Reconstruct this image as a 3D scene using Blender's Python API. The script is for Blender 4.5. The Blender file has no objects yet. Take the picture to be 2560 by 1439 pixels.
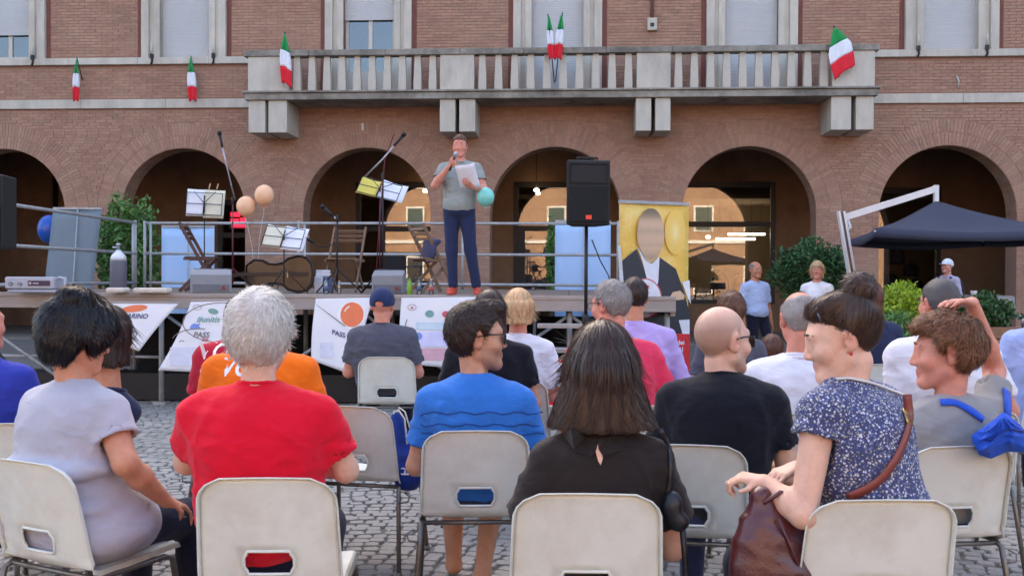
import bpy, math, random
import numpy as np
from mathutils import Vector, Matrix, Euler
random.seed(7); RNG = np.random.default_rng(7)
R = math.radians; PI = math.pi
scn = bpy.context.scene
COL = scn.collection

# ------------------------------------------------------------------ camera
FPX = 2500.0; CAMZ = 1.44; PITCH = R(-0.68); ROLL = R(0.3)
cam_d = bpy.data.cameras.new("camera"); cam = bpy.data.objects.new("camera", cam_d); COL.objects.link(cam)
cam_d.sensor_width = 36.0; cam_d.lens = 36.0 * FPX / 2560.0; cam_d.clip_start = 0.05; cam_d.clip_end = 600
_f = Vector((0, math.cos(PITCH), math.sin(PITCH))); _r0 = Vector((1, 0, 0)); _u0 = _r0.cross(_f)
CR = (_r0 * math.cos(ROLL) + _u0 * math.sin(ROLL)).normalized(); CU = CR.cross(_f).normalized(); CF = _f
cam.matrix_world = Matrix(((CR.x, CU.x, -CF.x, 0), (CR.y, CU.y, -CF.y, 0), (CR.z, CU.z, -CF.z, CAMZ), (0, 0, 0, 1)))
cam_d.dof.use_dof = True; cam_d.dof.focus_distance = 7.0; cam_d.dof.aperture_fstop = 9.0
scn.camera = cam

# ------------------------------------------------------------------ sky, sun, exposure
SUN_EL = R(32); SUN_AZ = R(-14)     # the sun stands behind the brick building: the square lies in its shade
w = bpy.data.worlds.new("World"); scn.world = w; w.use_nodes = True
nt = w.node_tree; bg = nt.nodes["Background"]
sky = nt.nodes.new("ShaderNodeTexSky"); sky.sky_type = 'NISHITA'; sky.sun_disc = False
sky.sun_elevation = SUN_EL; sky.sun_rotation = SUN_AZ; sky.air_density = 0.9; sky.dust_density = 4.2; sky.ozone_density = 0.0
nt.links.new(sky.outputs[0], bg.inputs[0]); bg.inputs[1].default_value = 0.15
sl = bpy.data.lights.new("sun", 'SUN'); sl.energy = 2.0; sl.angle = R(0.5); sl.color = (1.0, 0.93, 0.82)
so = bpy.data.objects.new("sun", sl); COL.objects.link(so)
_sd = Vector((math.sin(SUN_AZ) * math.cos(SUN_EL), math.cos(SUN_AZ) * math.cos(SUN_EL), math.sin(SUN_EL)))
so.rotation_euler = (-_sd).to_track_quat('-Z', 'Y').to_euler(); so.location = (0, 30, 40)
vs = scn.view_settings; vs.view_transform = 'Standard'; vs.look = 'None'; vs.gamma = 1.0; vs.use_curve_mapping = False
vs.exposure = 2.35
scn.cycles.use_denoising = True
try: scn.cycles.denoiser = 'OPENIMAGEDENOISE'
except Exception: pass
scn.render.filter_size = 1.6
scn.cycles.max_bounces = 8; scn.cycles.transparent_max_bounces = 12
scn.cycles.sample_clamp_indirect = 6.0; scn.cycles.caustics_reflective = False; scn.cycles.caustics_refractive = False

# ------------------------------------------------------------------ pixels to places
def at(px, py, d):
    px, py, d = float(px), float(py), float(d)
    return Vector((0, 0, CAMZ)) + d * (CF + CR * ((px - 1280) / FPX) + CU * ((719.5 - py) / FPX))
def on_ground(px, d):
    p = at(px, 719.5, d); return Vector((p.x, p.y, 0))

# ------------------------------------------------------------------ materials
def lin(c):
    return c / 12.92 if c <= 0.04045 else ((c + 0.055) / 1.055) ** 2.4
def S(r, g, b): return (lin(r / 255), lin(g / 255), lin(b / 255))
_M = {}
def mat(name, col, rough=0.7, var=0.12, scale=9.0, bump=0.0, bscale=60.0, metal=0.0, stain=None, sscale=3.0, samt=0.35,
        sheen=0.0, island=0.0, emit=None, estr=0.0, spec=0.5, coat=0.0, stretch=(1, 1, 1), trans=0.0, sss=0.0, wrinkle=0.0, objrand=False, sslo=0.45, sshi=0.75):
    """one principled material: base colour, mottling, optional stains, optional per-piece variation, fine relief"""
    if name in _M: return _M[name]
    m = bpy.data.materials.new(name); m.use_nodes = True; N = m.node_tree.nodes; L = m.node_tree.links
    b = N["Principled BSDF"]; b.inputs["Roughness"].default_value = rough; b.inputs["Metallic"].default_value = metal
    b.inputs["Specular IOR Level"].default_value = spec
    if sheen: b.inputs["Sheen Weight"].default_value = sheen
    if coat: b.inputs["Coat Weight"].default_value = coat; b.inputs["Coat Roughness"].default_value = 0.15
    if trans: b.inputs["Transmission Weight"].default_value = trans
    if sss:
        b.inputs["Subsurface Weight"].default_value = sss; b.inputs["Subsurface Radius"].default_value = (1.0, 0.35, 0.2)
        b.inputs["Subsurface Scale"].default_value = 0.006
    tc = N.new("ShaderNodeTexCoord"); mp = N.new("ShaderNodeMapping"); mp.inputs["Scale"].default_value = stretch
    L.new(tc.outputs["Object"], mp.inputs[0])
    if objrand:      # each copy gets its own stains
        oi = N.new("ShaderNodeObjectInfo"); ml = N.new("ShaderNodeMath"); ml.operation = 'MULTIPLY'; ml.inputs[1].default_value = 37.0; L.new(oi.outputs["Random"], ml.inputs[0]); L.new(ml.outputs[0], mp.inputs["Location"])
    n1 = N.new("ShaderNodeTexNoise"); n1.inputs["Scale"].default_value = scale; n1.inputs["Detail"].default_value = 6; n1.inputs["Roughness"].default_value = 0.62
    L.new(mp.outputs[0], n1.inputs["Vector"])
    mr = N.new("ShaderNodeMapRange"); mr.inputs[1].default_value = 0.25; mr.inputs[2].default_value = 0.75
    mr.inputs[3].default_value = 1 - var; mr.inputs[4].default_value = 1 + var
    L.new(n1.outputs[0], mr.inputs[0])
    hsv = N.new("ShaderNodeHueSaturation"); hsv.inputs["Color"].default_value = (*col, 1); L.new(mr.outputs[0], hsv.inputs["Value"])
    out = hsv.outputs[0]
    if island:
        g = N.new("ShaderNodeNewGeometry"); wn = N.new("ShaderNodeMapRange")
        L.new(g.outputs["Random Per Island"], wn.inputs[0]); wn.inputs[3].default_value = 1 - island; wn.inputs[4].default_value = 1 + island
        h2 = N.new("ShaderNodeHueSaturation"); L.new(out, h2.inputs["Color"]); L.new(wn.outputs[0], h2.inputs["Value"])
        w3 = N.new("ShaderNodeTexWhiteNoise"); w3.noise_dimensions = '1D'; L.new(g.outputs["Random Per Island"], w3.inputs["W"])
        m3 = N.new("ShaderNodeMapRange"); L.new(w3.outputs[0], m3.inputs[0]); m3.inputs[3].default_value = 0.5 - island * 0.035; m3.inputs[4].default_value = 0.5 + island * 0.035
        L.new(m3.outputs[0], h2.inputs["Hue"]); out = h2.outputs[0]
    if stain is not None:
        n2 = N.new("ShaderNodeTexNoise"); n2.inputs["Scale"].default_value = sscale; n2.inputs["Detail"].default_value = 8; n2.inputs["Roughness"].default_value = 0.7
        L.new(mp.outputs[0], n2.inputs["Vector"])
        r2 = N.new("ShaderNodeMapRange"); r2.inputs[1].default_value = sslo; r2.inputs[2].default_value = sshi; r2.inputs[4].default_value = samt
        L.new(n2.outputs[0], r2.inputs[0])
        mx = N.new("ShaderNodeMix"); mx.data_type = 'RGBA'; L.new(r2.outputs[0], mx.inputs[0]); L.new(out, mx.inputs[6]); mx.inputs[7].default_value = (*stain, 1)
        out = mx.outputs[2]
    L.new(out, b.inputs["Base Color"])
    prev_n = None
    if wrinkle:
        mp2 = N.new("ShaderNodeMapping"); mp2.inputs["Scale"].default_value = (1, 1, 1.9); mp2.inputs["Rotation"].default_value = (0, .35, .4); L.new(tc.outputs["Object"], mp2.inputs[0])
        n4 = N.new("ShaderNodeTexNoise"); n4.inputs["Scale"].default_value = 3.6; n4.inputs["Detail"].default_value = 2.5; n4.inputs["Distortion"].default_value = 1.4; L.new(mp2.outputs[0], n4.inputs["Vector"])
        sb = N.new("ShaderNodeMath"); sb.operation = 'SUBTRACT'; sb.inputs[1].default_value = .5; L.new(n4.outputs[0], sb.inputs[0]); ab = N.new("ShaderNodeMath"); ab.operation = 'ABSOLUTE'; L.new(sb.outputs[0], ab.inputs[0])
        b4 = N.new("ShaderNodeBump"); b4.inputs["Strength"].default_value = wrinkle; b4.inputs["Distance"].default_value = .05; b4.invert = True; L.new(ab.outputs[0], b4.inputs["Height"]); prev_n = b4; L.new(b4.outputs[0], b.inputs["Normal"])
    if bump:
        n3 = N.new("ShaderNodeTexNoise"); n3.inputs["Scale"].default_value = bscale; n3.inputs["Detail"].default_value = 5
        L.new(mp.outputs[0], n3.inputs["Vector"])
        bp = N.new("ShaderNodeBump"); bp.inputs["Strength"].default_value = bump; bp.inputs["Distance"].default_value = 0.01
        L.new(n3.outputs[0], bp.inputs["Height"])
        if prev_n: L.new(prev_n.outputs[0], bp.inputs["Normal"])
        L.new(bp.outputs[0], b.inputs["Normal"])
    if emit is not None:
        b.inputs["Emission Color"].default_value = (*emit, 1); b.inputs["Emission Strength"].default_value = estr
    _M[name] = m; return m

def skin_mat(name, col, red=None, dark=None):
    """skin: 'tone' vertex attribute 0 = plain, 1 = redder (ears, lips, knuckles); 'hairy' = stubble or cropped hair"""
    if name in _M: return _M[name]
    m = mat(name, col, rough=0.48, var=0.13, scale=24, bump=0.2, bscale=240, sss=0.15, spec=0.4)
    N = m.node_tree.nodes; L = m.node_tree.links; b = N["Principled BSDF"]
    src = b.inputs["Base Color"].links[0].from_socket
    for attr, c in (("tone", red or tuple(x * y for x, y in zip(col, (0.86, 0.56, 0.52)))), ("hairy", dark or (0.03, 0.02, 0.016))):
        a = N.new("ShaderNodeAttribute"); a.attribute_name = attr
        mx = N.new("ShaderNodeMix"); mx.data_type = 'RGBA'; L.new(a.outputs["Fac"], mx.inputs[0]); L.new(src, mx.inputs[6]); mx.inputs[7].default_value = (*c, 1)
        src = mx.outputs[2]
    L.new(src, b.inputs["Base Color"]); return m

def cloth(name, col, var=0.10, rough=0.92, bump=0.25, bscale=240, **k):
    return mat(name, col, rough=rough, var=var, scale=k.pop('scale', 7), bump=bump, bscale=bscale, sheen=k.pop('sheen', 0.12), spec=0.2, wrinkle=k.pop('wrinkle', .28), **k)

def hair_mat(name, col, isl=0.45, rough=0.42):
    m = mat(name, col, rough=rough, var=0.15, scale=40, island=isl, spec=0.4); return m

def glass_mat(name, tint=(0.9, 0.95, 0.95), refl=0.22, rough=0.01):
    if name in _M: return _M[name]
    m = bpy.data.materials.new(name); m.use_nodes = True; N = m.node_tree.nodes; L = m.node_tree.links
    N.remove(N["Principled BSDF"]); o = N["Material Output"]
    t = N.new("ShaderNodeBsdfTransparent"); t.inputs[0].default_value = (*tint, 1)
    g = N.new("ShaderNodeBsdfGlossy"); g.inputs["Roughness"].default_value = rough
    lw = N.new("ShaderNodeLayerWeight"); lw.inputs[0].default_value = 0.35
    mr = N.new("ShaderNodeMapRange"); mr.inputs[3].default_value = refl; mr.inputs[4].default_value = 1.0; L.new(lw.outputs["Fresnel"], mr.inputs[0])
    mx = N.new("ShaderNodeMixShader"); L.new(mr.outputs[0], mx.inputs[0]); L.new(t.outputs[0], mx.inputs[1]); L.new(g.outputs[0], mx.inputs[2])
    L.new(mx.outputs[0], o.inputs[0]); _M[name] = m; return m

# ------------------------------------------------------------------ objects
def tag(o, label=None, cat=None, group=None, kind=None):
    if label: o["label"] = label
    if cat: o["category"] = cat
    if group: o["group"] = group
    if kind: o["kind"] = kind
    return o
def thing(name, label, cat, loc=(0, 0, 0), rotz=0.0, group=None):
    o = bpy.data.objects.new(name, None); COL.objects.link(o); o.empty_display_size = 0.1
    o.location = loc; o.rotation_euler = (0, 0, rotz); return tag(o, label, cat, group)
def link(name, me, parent=None, loc=None, rot=None):
    o = bpy.data.objects.new(name, me); COL.objects.link(o)
    if parent is not None: o.parent = parent
    if loc is not None: o.location = loc
    if rot is not None: o.rotation_euler = rot
    return o
def np_mesh(name, V, Q, mats, smooth=True, mi=None, attrs=None):
    """mesh from a vertex array and an array of quads (or tris)"""
    me = bpy.data.meshes.new(name); V = np.ascontiguousarray(V, np.float32); Q = np.ascontiguousarray(Q, np.int32)
    n, k = Q.shape
    me.vertices.add(len(V)); me.vertices.foreach_set("co", V.ravel())
    me.loops.add(n * k); me.loops.foreach_set("vertex_index", Q.ravel())
    me.polygons.add(n); me.polygons.foreach_set("loop_start", np.arange(0, n * k, k, dtype=np.int32))
    try: me.polygons.foreach_set("loop_total", np.full(n, k, np.int32))
    except Exception: pass
    for m in (mats if isinstance(mats, (list, tuple)) else [mats]): me.materials.append(m)
    if mi is not None: me.polygons.foreach_set("material_index", np.ascontiguousarray(mi, np.int32))
    me.polygons.foreach_set("use_smooth", np.full(n, smooth))
    for an, av in (attrs or {}).items():
        a = me.attributes.new(an, 'FLOAT', 'POINT'); a.data.foreach_set("value", np.ascontiguousarray(av, np.float32))
    me.update(); me.validate(); return me

class MB:
    """collects boxes, tubes and sheets for ONE mesh"""
    def __init__(s): s.v = []; s.f = []; s.m = []; s.sm = []
    def add(s, vs_, fs, mi=0, smooth=False):
        o = len(s.v); s.v += [tuple(v) for v in vs_]
        for f in fs: s.f.append([i + o for i in f]); s.m.append(mi); s.sm.append(smooth)
        return s
    def box(s, c, d, rot=None, mi=0):
        x, y, z = d[0] / 2, d[1] / 2, d[2] / 2
        P = [Vector((a * x, b * y, e * z)) for a in (-1, 1) for b in (-1, 1) for e in (-1, 1)]
        if rot is not None:
            Rm = rot if isinstance(rot, Matrix) else Euler(rot).to_matrix(); P = [Rm @ p for p in P]
        P = [p + Vector(c) for p in P]
        return s.add(P, [(0, 1, 3, 2), (4, 6, 7, 5), (0, 4, 5, 1), (2, 3, 7, 6), (0, 2, 6, 4), (1, 5, 7, 3)], mi)
    def bx(s, x0, x1, y0, y1, z0, z1, mi=0):
        return s.box(((x0 + x1) / 2, (y0 + y1) / 2, (z0 + z1) / 2), (abs(x1 - x0), abs(y1 - y0), abs(z1 - z0)), None, mi)
    def beam(s, a, b, w_, h_, mi=0, up=(0, 0, 1)):
        a = Vector(a); b = Vector(b); d = b - a; L_ = d.length; d.normalize(); u = Vector(up)
        if abs(d.dot(u)) > 0.98: u = Vector((0, 1, 0))
        x = d.cross(u).normalized(); z = x.cross(d)
        Rm = Matrix((x, d, z)).transposed(); return s.box((a + b) / 2, (w_, L_, h_), Rm, mi)
    def tube(s, pts, r, seg=8, mi=0, cap=True, smooth=True, closed=False):
        P = [Vector(p) for p in pts]; n = len(P); rs = r if isinstance(r, (list, tuple)) else [r] * n
        rings = []; prev = None
        for i in range(n):
            if closed: t = P[(i + 1) % n] - P[i - 1]
            else: t = P[min(i + 1, n - 1)] - P[max(i - 1, 0)]
            t.normalize()
            if prev is None:
                a = Vector((0, 0, 1)) if abs(t.z) < 0.9 else Vector((1, 0, 0)); x = t.cross(a).normalized()
            else:
                x = prev - t * prev.dot(t); x = x.normalized() if x.length > 1e-6 else t.orthogonal().normalized()
            prev = x; y = t.cross(x)
            rings.append([P[i] + (x * math.cos(2 * PI * k / seg) + y * math.sin(2 * PI * k / seg)) * rs[i] for k in range(seg)])
        vs_ = [v for r_ in rings for v in r_]; fs = []
        for i in range(n if closed else n - 1):
            j = (i + 1) % n
            for k in range(seg):
                k2 = (k + 1) % seg; fs.append((i * seg + k, i * seg + k2, j * seg + k2, j * seg + k))
        s.add(vs_, fs, mi, smooth)
        if cap and not closed:
            o = len(s.v) - n * seg
            s.f.append([o + k for k in range(seg)][::-1]); s.m.append(mi); s.sm.append(False)
            s.f.append([o + (n - 1) * seg + k for k in range(seg)]); s.m.append(mi); s.sm.append(False)
        return s
    def lathe(s, prof, c=(0, 0, 0), seg=20, mi=0, smooth=True, M=None):
        vs_ = []; c = Vector(c)
        for (r_, z) in prof:
            for k in range(seg):
                p = Vector((r_ * math.cos(2 * PI * k / seg), r_ * math.sin(2 * PI * k / seg), z)); vs_.append((M @ p if M else p) + c)
        fs = [(i * seg + k, i * seg + (k + 1) % seg, (i + 1) * seg + (k + 1) % seg, (i + 1) * seg + k) for i in range(len(prof) - 1) for k in range(seg)]
        s.add(vs_, fs, mi, smooth)
        if prof[0][0] > 1e-4: s.f.append([len(s.v) - len(vs_) + k for k in range(seg)][::-1]); s.m.append(mi); s.sm.append(False)
        if prof[-1][0] > 1e-4: s.f.append([len(s.v) - seg + k for k in range(seg)]); s.m.append(mi); s.sm.append(False)
        return s
    def sheet(s, fn, nu, nv, mi=0, smooth=True):
        vs_ = [fn(i / nu, j / nv) for j in range(nv + 1) for i in range(nu + 1)]
        fs = [(j * (nu + 1) + i, j * (nu + 1) + i + 1, (j + 1) * (nu + 1) + i + 1, (j + 1) * (nu + 1) + i) for j in range(nv) for i in range(nu)]
        return s.add(vs_, fs, mi, smooth)
    def prism(s, poly, y0, y1, mi=0, fn=None):
        """polygon in x,z pulled from y0 to y1"""
        n = len(poly); A = [Vector((p[0], y0, p[1])) for p in poly] + [Vector((p[0], y1, p[1])) for p in poly]
        if fn: A = [fn(a) for a in A]
        return s.add(A, [list(range(n)), list(range(2 * n - 1, n - 1, -1))] + [(i, i + n, (i + 1) % n + n, (i + 1) % n) for i in range(n)], mi)
    def mesh(s, name, mats):
        me = bpy.data.meshes.new(name); me.from_pydata(s.v, [], s.f)
        for m in (mats if isinstance(mats, (list, tuple)) else [mats]): me.materials.append(m)
        me.polygons.foreach_set("material_index", s.m); me.polygons.foreach_set("use_smooth", s.sm); me.update(); return me
    def build(s, name, mats, parent=None, bevel=0.0, solid=0.0, loc=None, rot=None, sub=0):
        o = link(name, s.mesh(name, mats), parent, loc, rot)
        if sub: md = o.modifiers.new("sub", 'SUBSURF'); md.levels = sub; md.render_levels = sub
        if solid: md = o.modifiers.new("solid", 'SOLIDIFY'); md.thickness = solid; md.offset = 0
        if bevel: md = o.modifiers.new("bevel", 'BEVEL'); md.width = bevel; md.segments = 2; md.limit_method = 'ANGLE'; md.angle_limit = R(40)
        return o

def text_mesh(txt, size=1.0, align='CENTER', shear=0.0, bold=0.0):
    """flat lettering as vertices and faces in x,y"""
    c = bpy.data.curves.new("lettering", 'FONT'); c.body = txt; c.size = size; c.align_x = align; c.align_y = 'CENTER'; c.shear = shear; c.offset = bold; c.resolution_u = 3
    o = bpy.data.objects.new("lettering", c); COL.objects.link(o); dg = bpy.context.evaluated_depsgraph_get(); dg.update()
    me = o.evaluated_get(dg).to_mesh(); V = [v.co.copy() for v in me.vertices]; Fc = [list(p.vertices) for p in me.polygons]
    o.evaluated_get(dg).to_mesh_clear(); bpy.data.objects.remove(o); bpy.data.curves.remove(c); return V, Fc
def lettering(name, txt, m, parent, fn, size=1.0, shear=0.0, bold=0.0, align='CENTER'):
    V, Fc = text_mesh(txt, size, align, shear, bold); mb = MB(); mb.add([fn(v.x, v.y) for v in V], Fc); return mb.build(name, m, parent)
def copy_tree(o, parent=None):
    c = o.copy(); COL.objects.link(c); c.parent = parent
    for ch in [x for x in bpy.data.objects if x.parent == o]: copy_tree(ch, c)
    return c
def interp(x, xs, ys): return float(np.interp(x, xs, ys))
# ------------------------------------------------------------------ smooth bodies: distance fields turned into meshes
def axis(lo, hi, h, fine=()):
    xs = [lo]
    while xs[-1] < hi:
        x = xs[-1]; st = h
        for (a, b, s) in fine:
            if a - 1e-9 <= x < b: st = min(st, s)
        xs.append(x + st)
    return np.array(xs, np.float32)
class SDF:
    def __init__(s, lo, hi, h, fx=(), fy=(), fz=()):
        s.ax = [axis(lo[0], hi[0], h, fx), axis(lo[1], hi[1], h, fy), axis(lo[2], hi[2], h, fz)]
        s.D = np.full([len(a) for a in s.ax], 1.0, np.float32)
    def sub(s, lo, hi):
        sl = []
        for i in range(3):
            a = max(int(np.searchsorted(s.ax[i], lo[i])) - 1, 0); b = min(int(np.searchsorted(s.ax[i], hi[i])) + 1, len(s.ax[i]))
            if b <= a: return None
            sl.append(slice(a, b))
        return tuple(sl)
    def grid(s, sl): return np.meshgrid(s.ax[0][sl[0]], s.ax[1][sl[1]], s.ax[2][sl[2]], indexing='ij', sparse=True)
    def put(s, sl, d, k, op):
        D = s.D[sl]
        if op == 's': d = -d
        if op == 'u':
            h = np.maximum(k - np.abs(D - d), 0) / max(k, 1e-6); s.D[sl] = np.minimum(D, d) - h * h * k * 0.25
        else:
            h = np.maximum(k - np.abs(D - d), 0) / max(k, 1e-6); s.D[sl] = np.maximum(D, d) + h * h * k * 0.25
    def cone(s, a, b, ra, rb=None, k=0.02, op='u', flat=None):
        rb = ra if rb is None else rb; a = np.array(a, float); b = np.array(b, float); m = max(ra, rb) + k + 0.03
        sl = s.sub(np.minimum(a, b) - m, np.maximum(a, b) + m)
        if sl is None: return s
        x, y, z = s.grid(sl); ab = b - a; L2 = max(float(ab @ ab), 1e-9)
        t = ((x - a[0]) * ab[0] + (y - a[1]) * ab[1] + (z - a[2]) * ab[2]) / L2; tc = np.clip(t, 0, 1)
        d = np.sqrt((x - a[0] - tc * ab[0]) ** 2 + (y - a[1] - tc * ab[1]) ** 2 + (z - a[2] - tc * ab[2]) ** 2) - (ra + tc * (rb - ra))
        if flat is not None: d = np.maximum(d, (t - flat) * math.sqrt(L2))
        s.put(sl, d, k, op); return s
    def ell(s, c, r, k=0.02, op='u', rot=None):
        c = np.array(c, float); r = np.array(r, float); m = float(r.max()) + k + 0.03
        sl = s.sub(c - m, c + m)
        if sl is None: return s
        x, y, z = s.grid(sl); x = x - c[0]; y = y - c[1]; z = z - c[2]
        if rot is not None:
            q = np.array(rot); x, y, z = (q[0, 0] * x + q[1, 0] * y + q[2, 0] * z, q[0, 1] * x + q[1, 1] * y + q[2, 1] * z, q[0, 2] * x + q[1, 2] * y + q[2, 2] * z)
        k0 = np.sqrt((x / r[0]) ** 2 + (y / r[1]) ** 2 + (z / r[2]) ** 2); k1 = np.sqrt((x / r[0] ** 2) ** 2 + (y / r[1] ** 2) ** 2 + (z / r[2] ** 2) ** 2)
        d = k0 * (k0 - 1) / np.maximum(k1, 1e-6); d = np.where(k0 < 0.05, -float(r.min()), d)
        s.put(sl, d.astype(np.float32), k, op); return s
    def plane(s, p, n, lo=None, hi=None, k=0.004):
        """keep the side against n"""
        sl = s.sub(lo, hi) if lo is not None else (slice(None),) * 3
        if sl is None: return s
        x, y, z = s.grid(sl); d = (x - p[0]) * n[0] + (y - p[1]) * n[1] + (z - p[2]) * n[2]
        s.put(sl, np.broadcast_to(d, s.D[sl].shape), k, 'i'); return s
    def warp(s, fn):
        x, y, z = s.grid((slice(None),) * 3); s.D = s.D + np.broadcast_to(fn(x, y, z), s.D.shape).astype(np.float32); return s
    def mesh(s):
        D = s.D; X, Y, Z = s.ax; ins = D < 0; nx, ny, nz = D.shape
        c = np.zeros((nx - 1, ny - 1, nz - 1), np.int8)
        for i in (0, 1):
            for j in (0, 1):
                for k in (0, 1): c += ins[i:nx - 1 + i, j:ny - 1 + j, k:nz - 1 + k]
        act = (c > 0) & (c < 8); I, J, K = np.nonzero(act); n = len(I)
        idx = np.full(act.shape, -1, np.int32); idx[I, J, K] = np.arange(n)
        P = np.zeros((n, 3), np.float64); cnt = np.zeros(n)
        A = (X, Y, Z); B = (I, J, K)
        for ax in range(3):
            o1, o2 = [q for q in range(3) if q != ax]
            for a in (0, 1):
                for b in (0, 1):
                    p0 = [B[0].copy(), B[1].copy(), B[2].copy()]; p0[o1] = p0[o1] + a; p0[o2] = p0[o2] + b; p1 = list(p0); p1[ax] = p0[ax] + 1
                    d0 = D[p0[0], p0[1], p0[2]]; d1 = D[p1[0], p1[1], p1[2]]; m = (d0 < 0) != (d1 < 0)
                    t = np.where(m, d0 / np.where(np.abs(d0 - d1) < 1e-9, 1e-9, d0 - d1), 0); t = np.clip(t, 0, 1)
                    e = np.zeros((n, 3)); e[:, ax] = A[ax][p0[ax]] + t * (A[ax][p1[ax]] - A[ax][p0[ax]]); e[:, o1] = A[o1][p0[o1]]; e[:, o2] = A[o2][p0[o2]]
                    P += np.where(m[:, None], e, 0); cnt += m
        P /= np.maximum(cnt, 1)[:, None]; Q = []
        for ax in range(3):
            o1, o2 = [(1, 2), (2, 0), (0, 1)][ax]
            sh = [nx, ny, nz]; sl0 = [slice(1, q - 1) for q in sh]; sl0[ax] = slice(0, sh[ax] - 1); sl1 = list(sl0); sl1[ax] = slice(1, sh[ax])
            f = ins[tuple(sl0)] != ins[tuple(sl1)]; q = np.argwhere(f)
            if not len(q): continue
            base = q + np.array([sl0[0].start, sl0[1].start, sl0[2].start]); flip = ins[tuple(sl0)][f]
            def g(d1, d2):
                b = base.copy(); b[:, o1] += d1; b[:, o2] += d2; return idx[b[:, 0], b[:, 1], b[:, 2]]
            quad = np.stack([g(-1, -1), g(0, -1), g(0, 0), g(-1, 0)], 1); quad[~flip] = quad[~flip][:, ::-1]; Q.append(quad)
        Q = np.concatenate(Q); Q = Q[(Q >= 0).all(1)]; return P, Q
def normals(P, Q):
    n = np.cross(P[Q[:, 2]] - P[Q[:, 0]], P[Q[:, 3]] - P[Q[:, 1]]); N = np.zeros_like(P)
    for k in range(4): np.add.at(N, Q[:, k], n)
    return N / np.maximum(np.linalg.norm(N, axis=1), 1e-9)[:, None]
def relax(P, Q, it=2, lam=0.5):
    for _ in range(it):
        A = np.zeros_like(P); c = np.zeros(len(P))
        for a, b in ((0, 1), (1, 2), (2, 3), (3, 0)):
            np.add.at(A, Q[:, a], P[Q[:, b]]); np.add.at(c, Q[:, a], 1); np.add.at(A, Q[:, b], P[Q[:, a]]); np.add.at(c, Q[:, b], 1)
        P = P + lam * (A / np.maximum(c, 1)[:, None] - P)
    return P
# ------------------------------------------------------------------ ground
M_ground = mat("ground_joint", S(108, 104, 100), 0.95, 0.25, 6, 0.6, 90, stain=S(60, 56, 52), samt=0.5)
M_cob = mat("cobble_stone", S(152, 147, 139), 0.82, 0.20, 30, 0.5, 160, island=0.22, stain=S(124, 119, 116), sscale=1.2, samt=0.5)
nt_ = M_ground.node_tree
g = MB(); g.bx(-70, 70, -60, 60, -0.4, -0.014); ground = tag(g.build("ground", M_ground), kind="structure")
def cobble_variant(i):
    rr = random.Random(i); a, b = 0.046, 0.041; P = []
    ring = [(-a, -b), (a, -b), (a, b), (-a, b)]
    ring = [(x * rr.uniform(0.90, 1.0), y * rr.uniform(0.90, 1.0)) for x, y in ring]
    mid = []
    for k in range(4):
        p, q = ring[k], ring[(k + 1) % 4]; mid += [(p[0] * 0.82 + q[0] * 0.18, p[1] * 0.82 + q[1] * 0.18), (p[0] * 0.18 + q[0] * 0.82, p[1] * 0.18 + q[1] * 0.82)]
    V = [(x, y, -0.02) for x, y in mid] + [(x * 0.97, y * 0.97, -0.004) for x, y in mid] + [(x * 0.88, y * 0.88, 0.001 + rr.uniform(0, 0.003)) for x, y in mid]
    F = [(k, (k + 1) % 8, 8 + (k + 1) % 8, 8 + k) for k in range(8)] + [(8 + k, 8 + (k + 1) % 8, 16 + (k + 1) % 8, 16 + k) for k in range(8)] + [tuple(16 + k for k in range(8))]
    return V, F
COBV = [cobble_variant(i) for i in range(8)]
COBM = []
for V, F in COBV:
    mb = MB(); mb.add(V, F); COBM.append(mb.mesh("cobblestone", M_cob))
cobs = []
for r_ in range(int((13.0 - 3.6) / 0.083)):
    y0 = 3.6 + r_ * 0.083; x = -7.5 + (r_ % 2) * 0.05
    while x < 7.5:
        ww = random.uniform(0.92, 1.12); x += 0.091 * ww
        ph = 2 * PI * x / 1.35; y = y0 + 0.11 * abs(math.sin(ph / 2)) * 1.6
        if abs(x) > 0.56 * y + 0.6: continue
        cobs.append((x + random.uniform(-.006, .006), y + random.uniform(-.007, .007), math.atan(0.11 * 1.6 * PI / 1.35 * math.cos(ph / 2) * (1 if math.sin(ph / 2) > 0 else -1)) + random.uniform(-.1, .1), ww * random.uniform(0.95, 1.0), random.uniform(-0.006, 0.003), random.randrange(8)))
def pix(p):
    d = Vector(p) - Vector((0, 0, CAMZ)); z = d.dot(CF); return 1280 + FPX * d.dot(CR) / z, 719.5 - FPX * d.dot(CU) / z
GAPS = [(350, 480, 1050, 1445), (860, 1060, 1240, 1445), (1060, 1290, 1320, 1445), (1660, 1850, 1370, 1445), (2430, 2570, 1330, 1445)]
def seen(c):
    px, py = pix((c[0], c[1], 0)); return any(a <= px <= b and e <= py <= f for a, b, e, f in GAPS)
cobs.sort(key=lambda c: (0 if seen(c) else 1, c[1]))
for c in cobs[:300]:
    o = link("cobblestone", COBM[c[5]], ground, (c[0], c[1], c[4])); o.rotation_euler = (0, 0, c[2]); o.scale = (c[3], 0.98, 1)
rest = cobs[300:]; VV = []; FF = []; off = 0
BV = [np.array(V) for V, F in COBV]
for c in rest:
    V = BV[c[5]] * np.array([c[3], 0.98, 1]); cs, sn = math.cos(c[2]), math.sin(c[2])
    VV.append(np.stack([V[:, 0] * cs - V[:, 1] * sn + c[0], V[:, 0] * sn + V[:, 1] * cs + c[1], V[:, 2] + c[4]], 1))
n_c = len(rest); VV = np.concatenate(VV)
side = np.array([f for f in COBV[0][1] if len(f) == 4]); top = np.array([(16, 17, 18, 19), (16, 19, 20, 23), (20, 21, 22, 23)])
fq = np.concatenate([side, top]); FF = (fq[None] + (np.arange(n_c) * 24)[:, None, None]).reshape(-1, 4)
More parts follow.
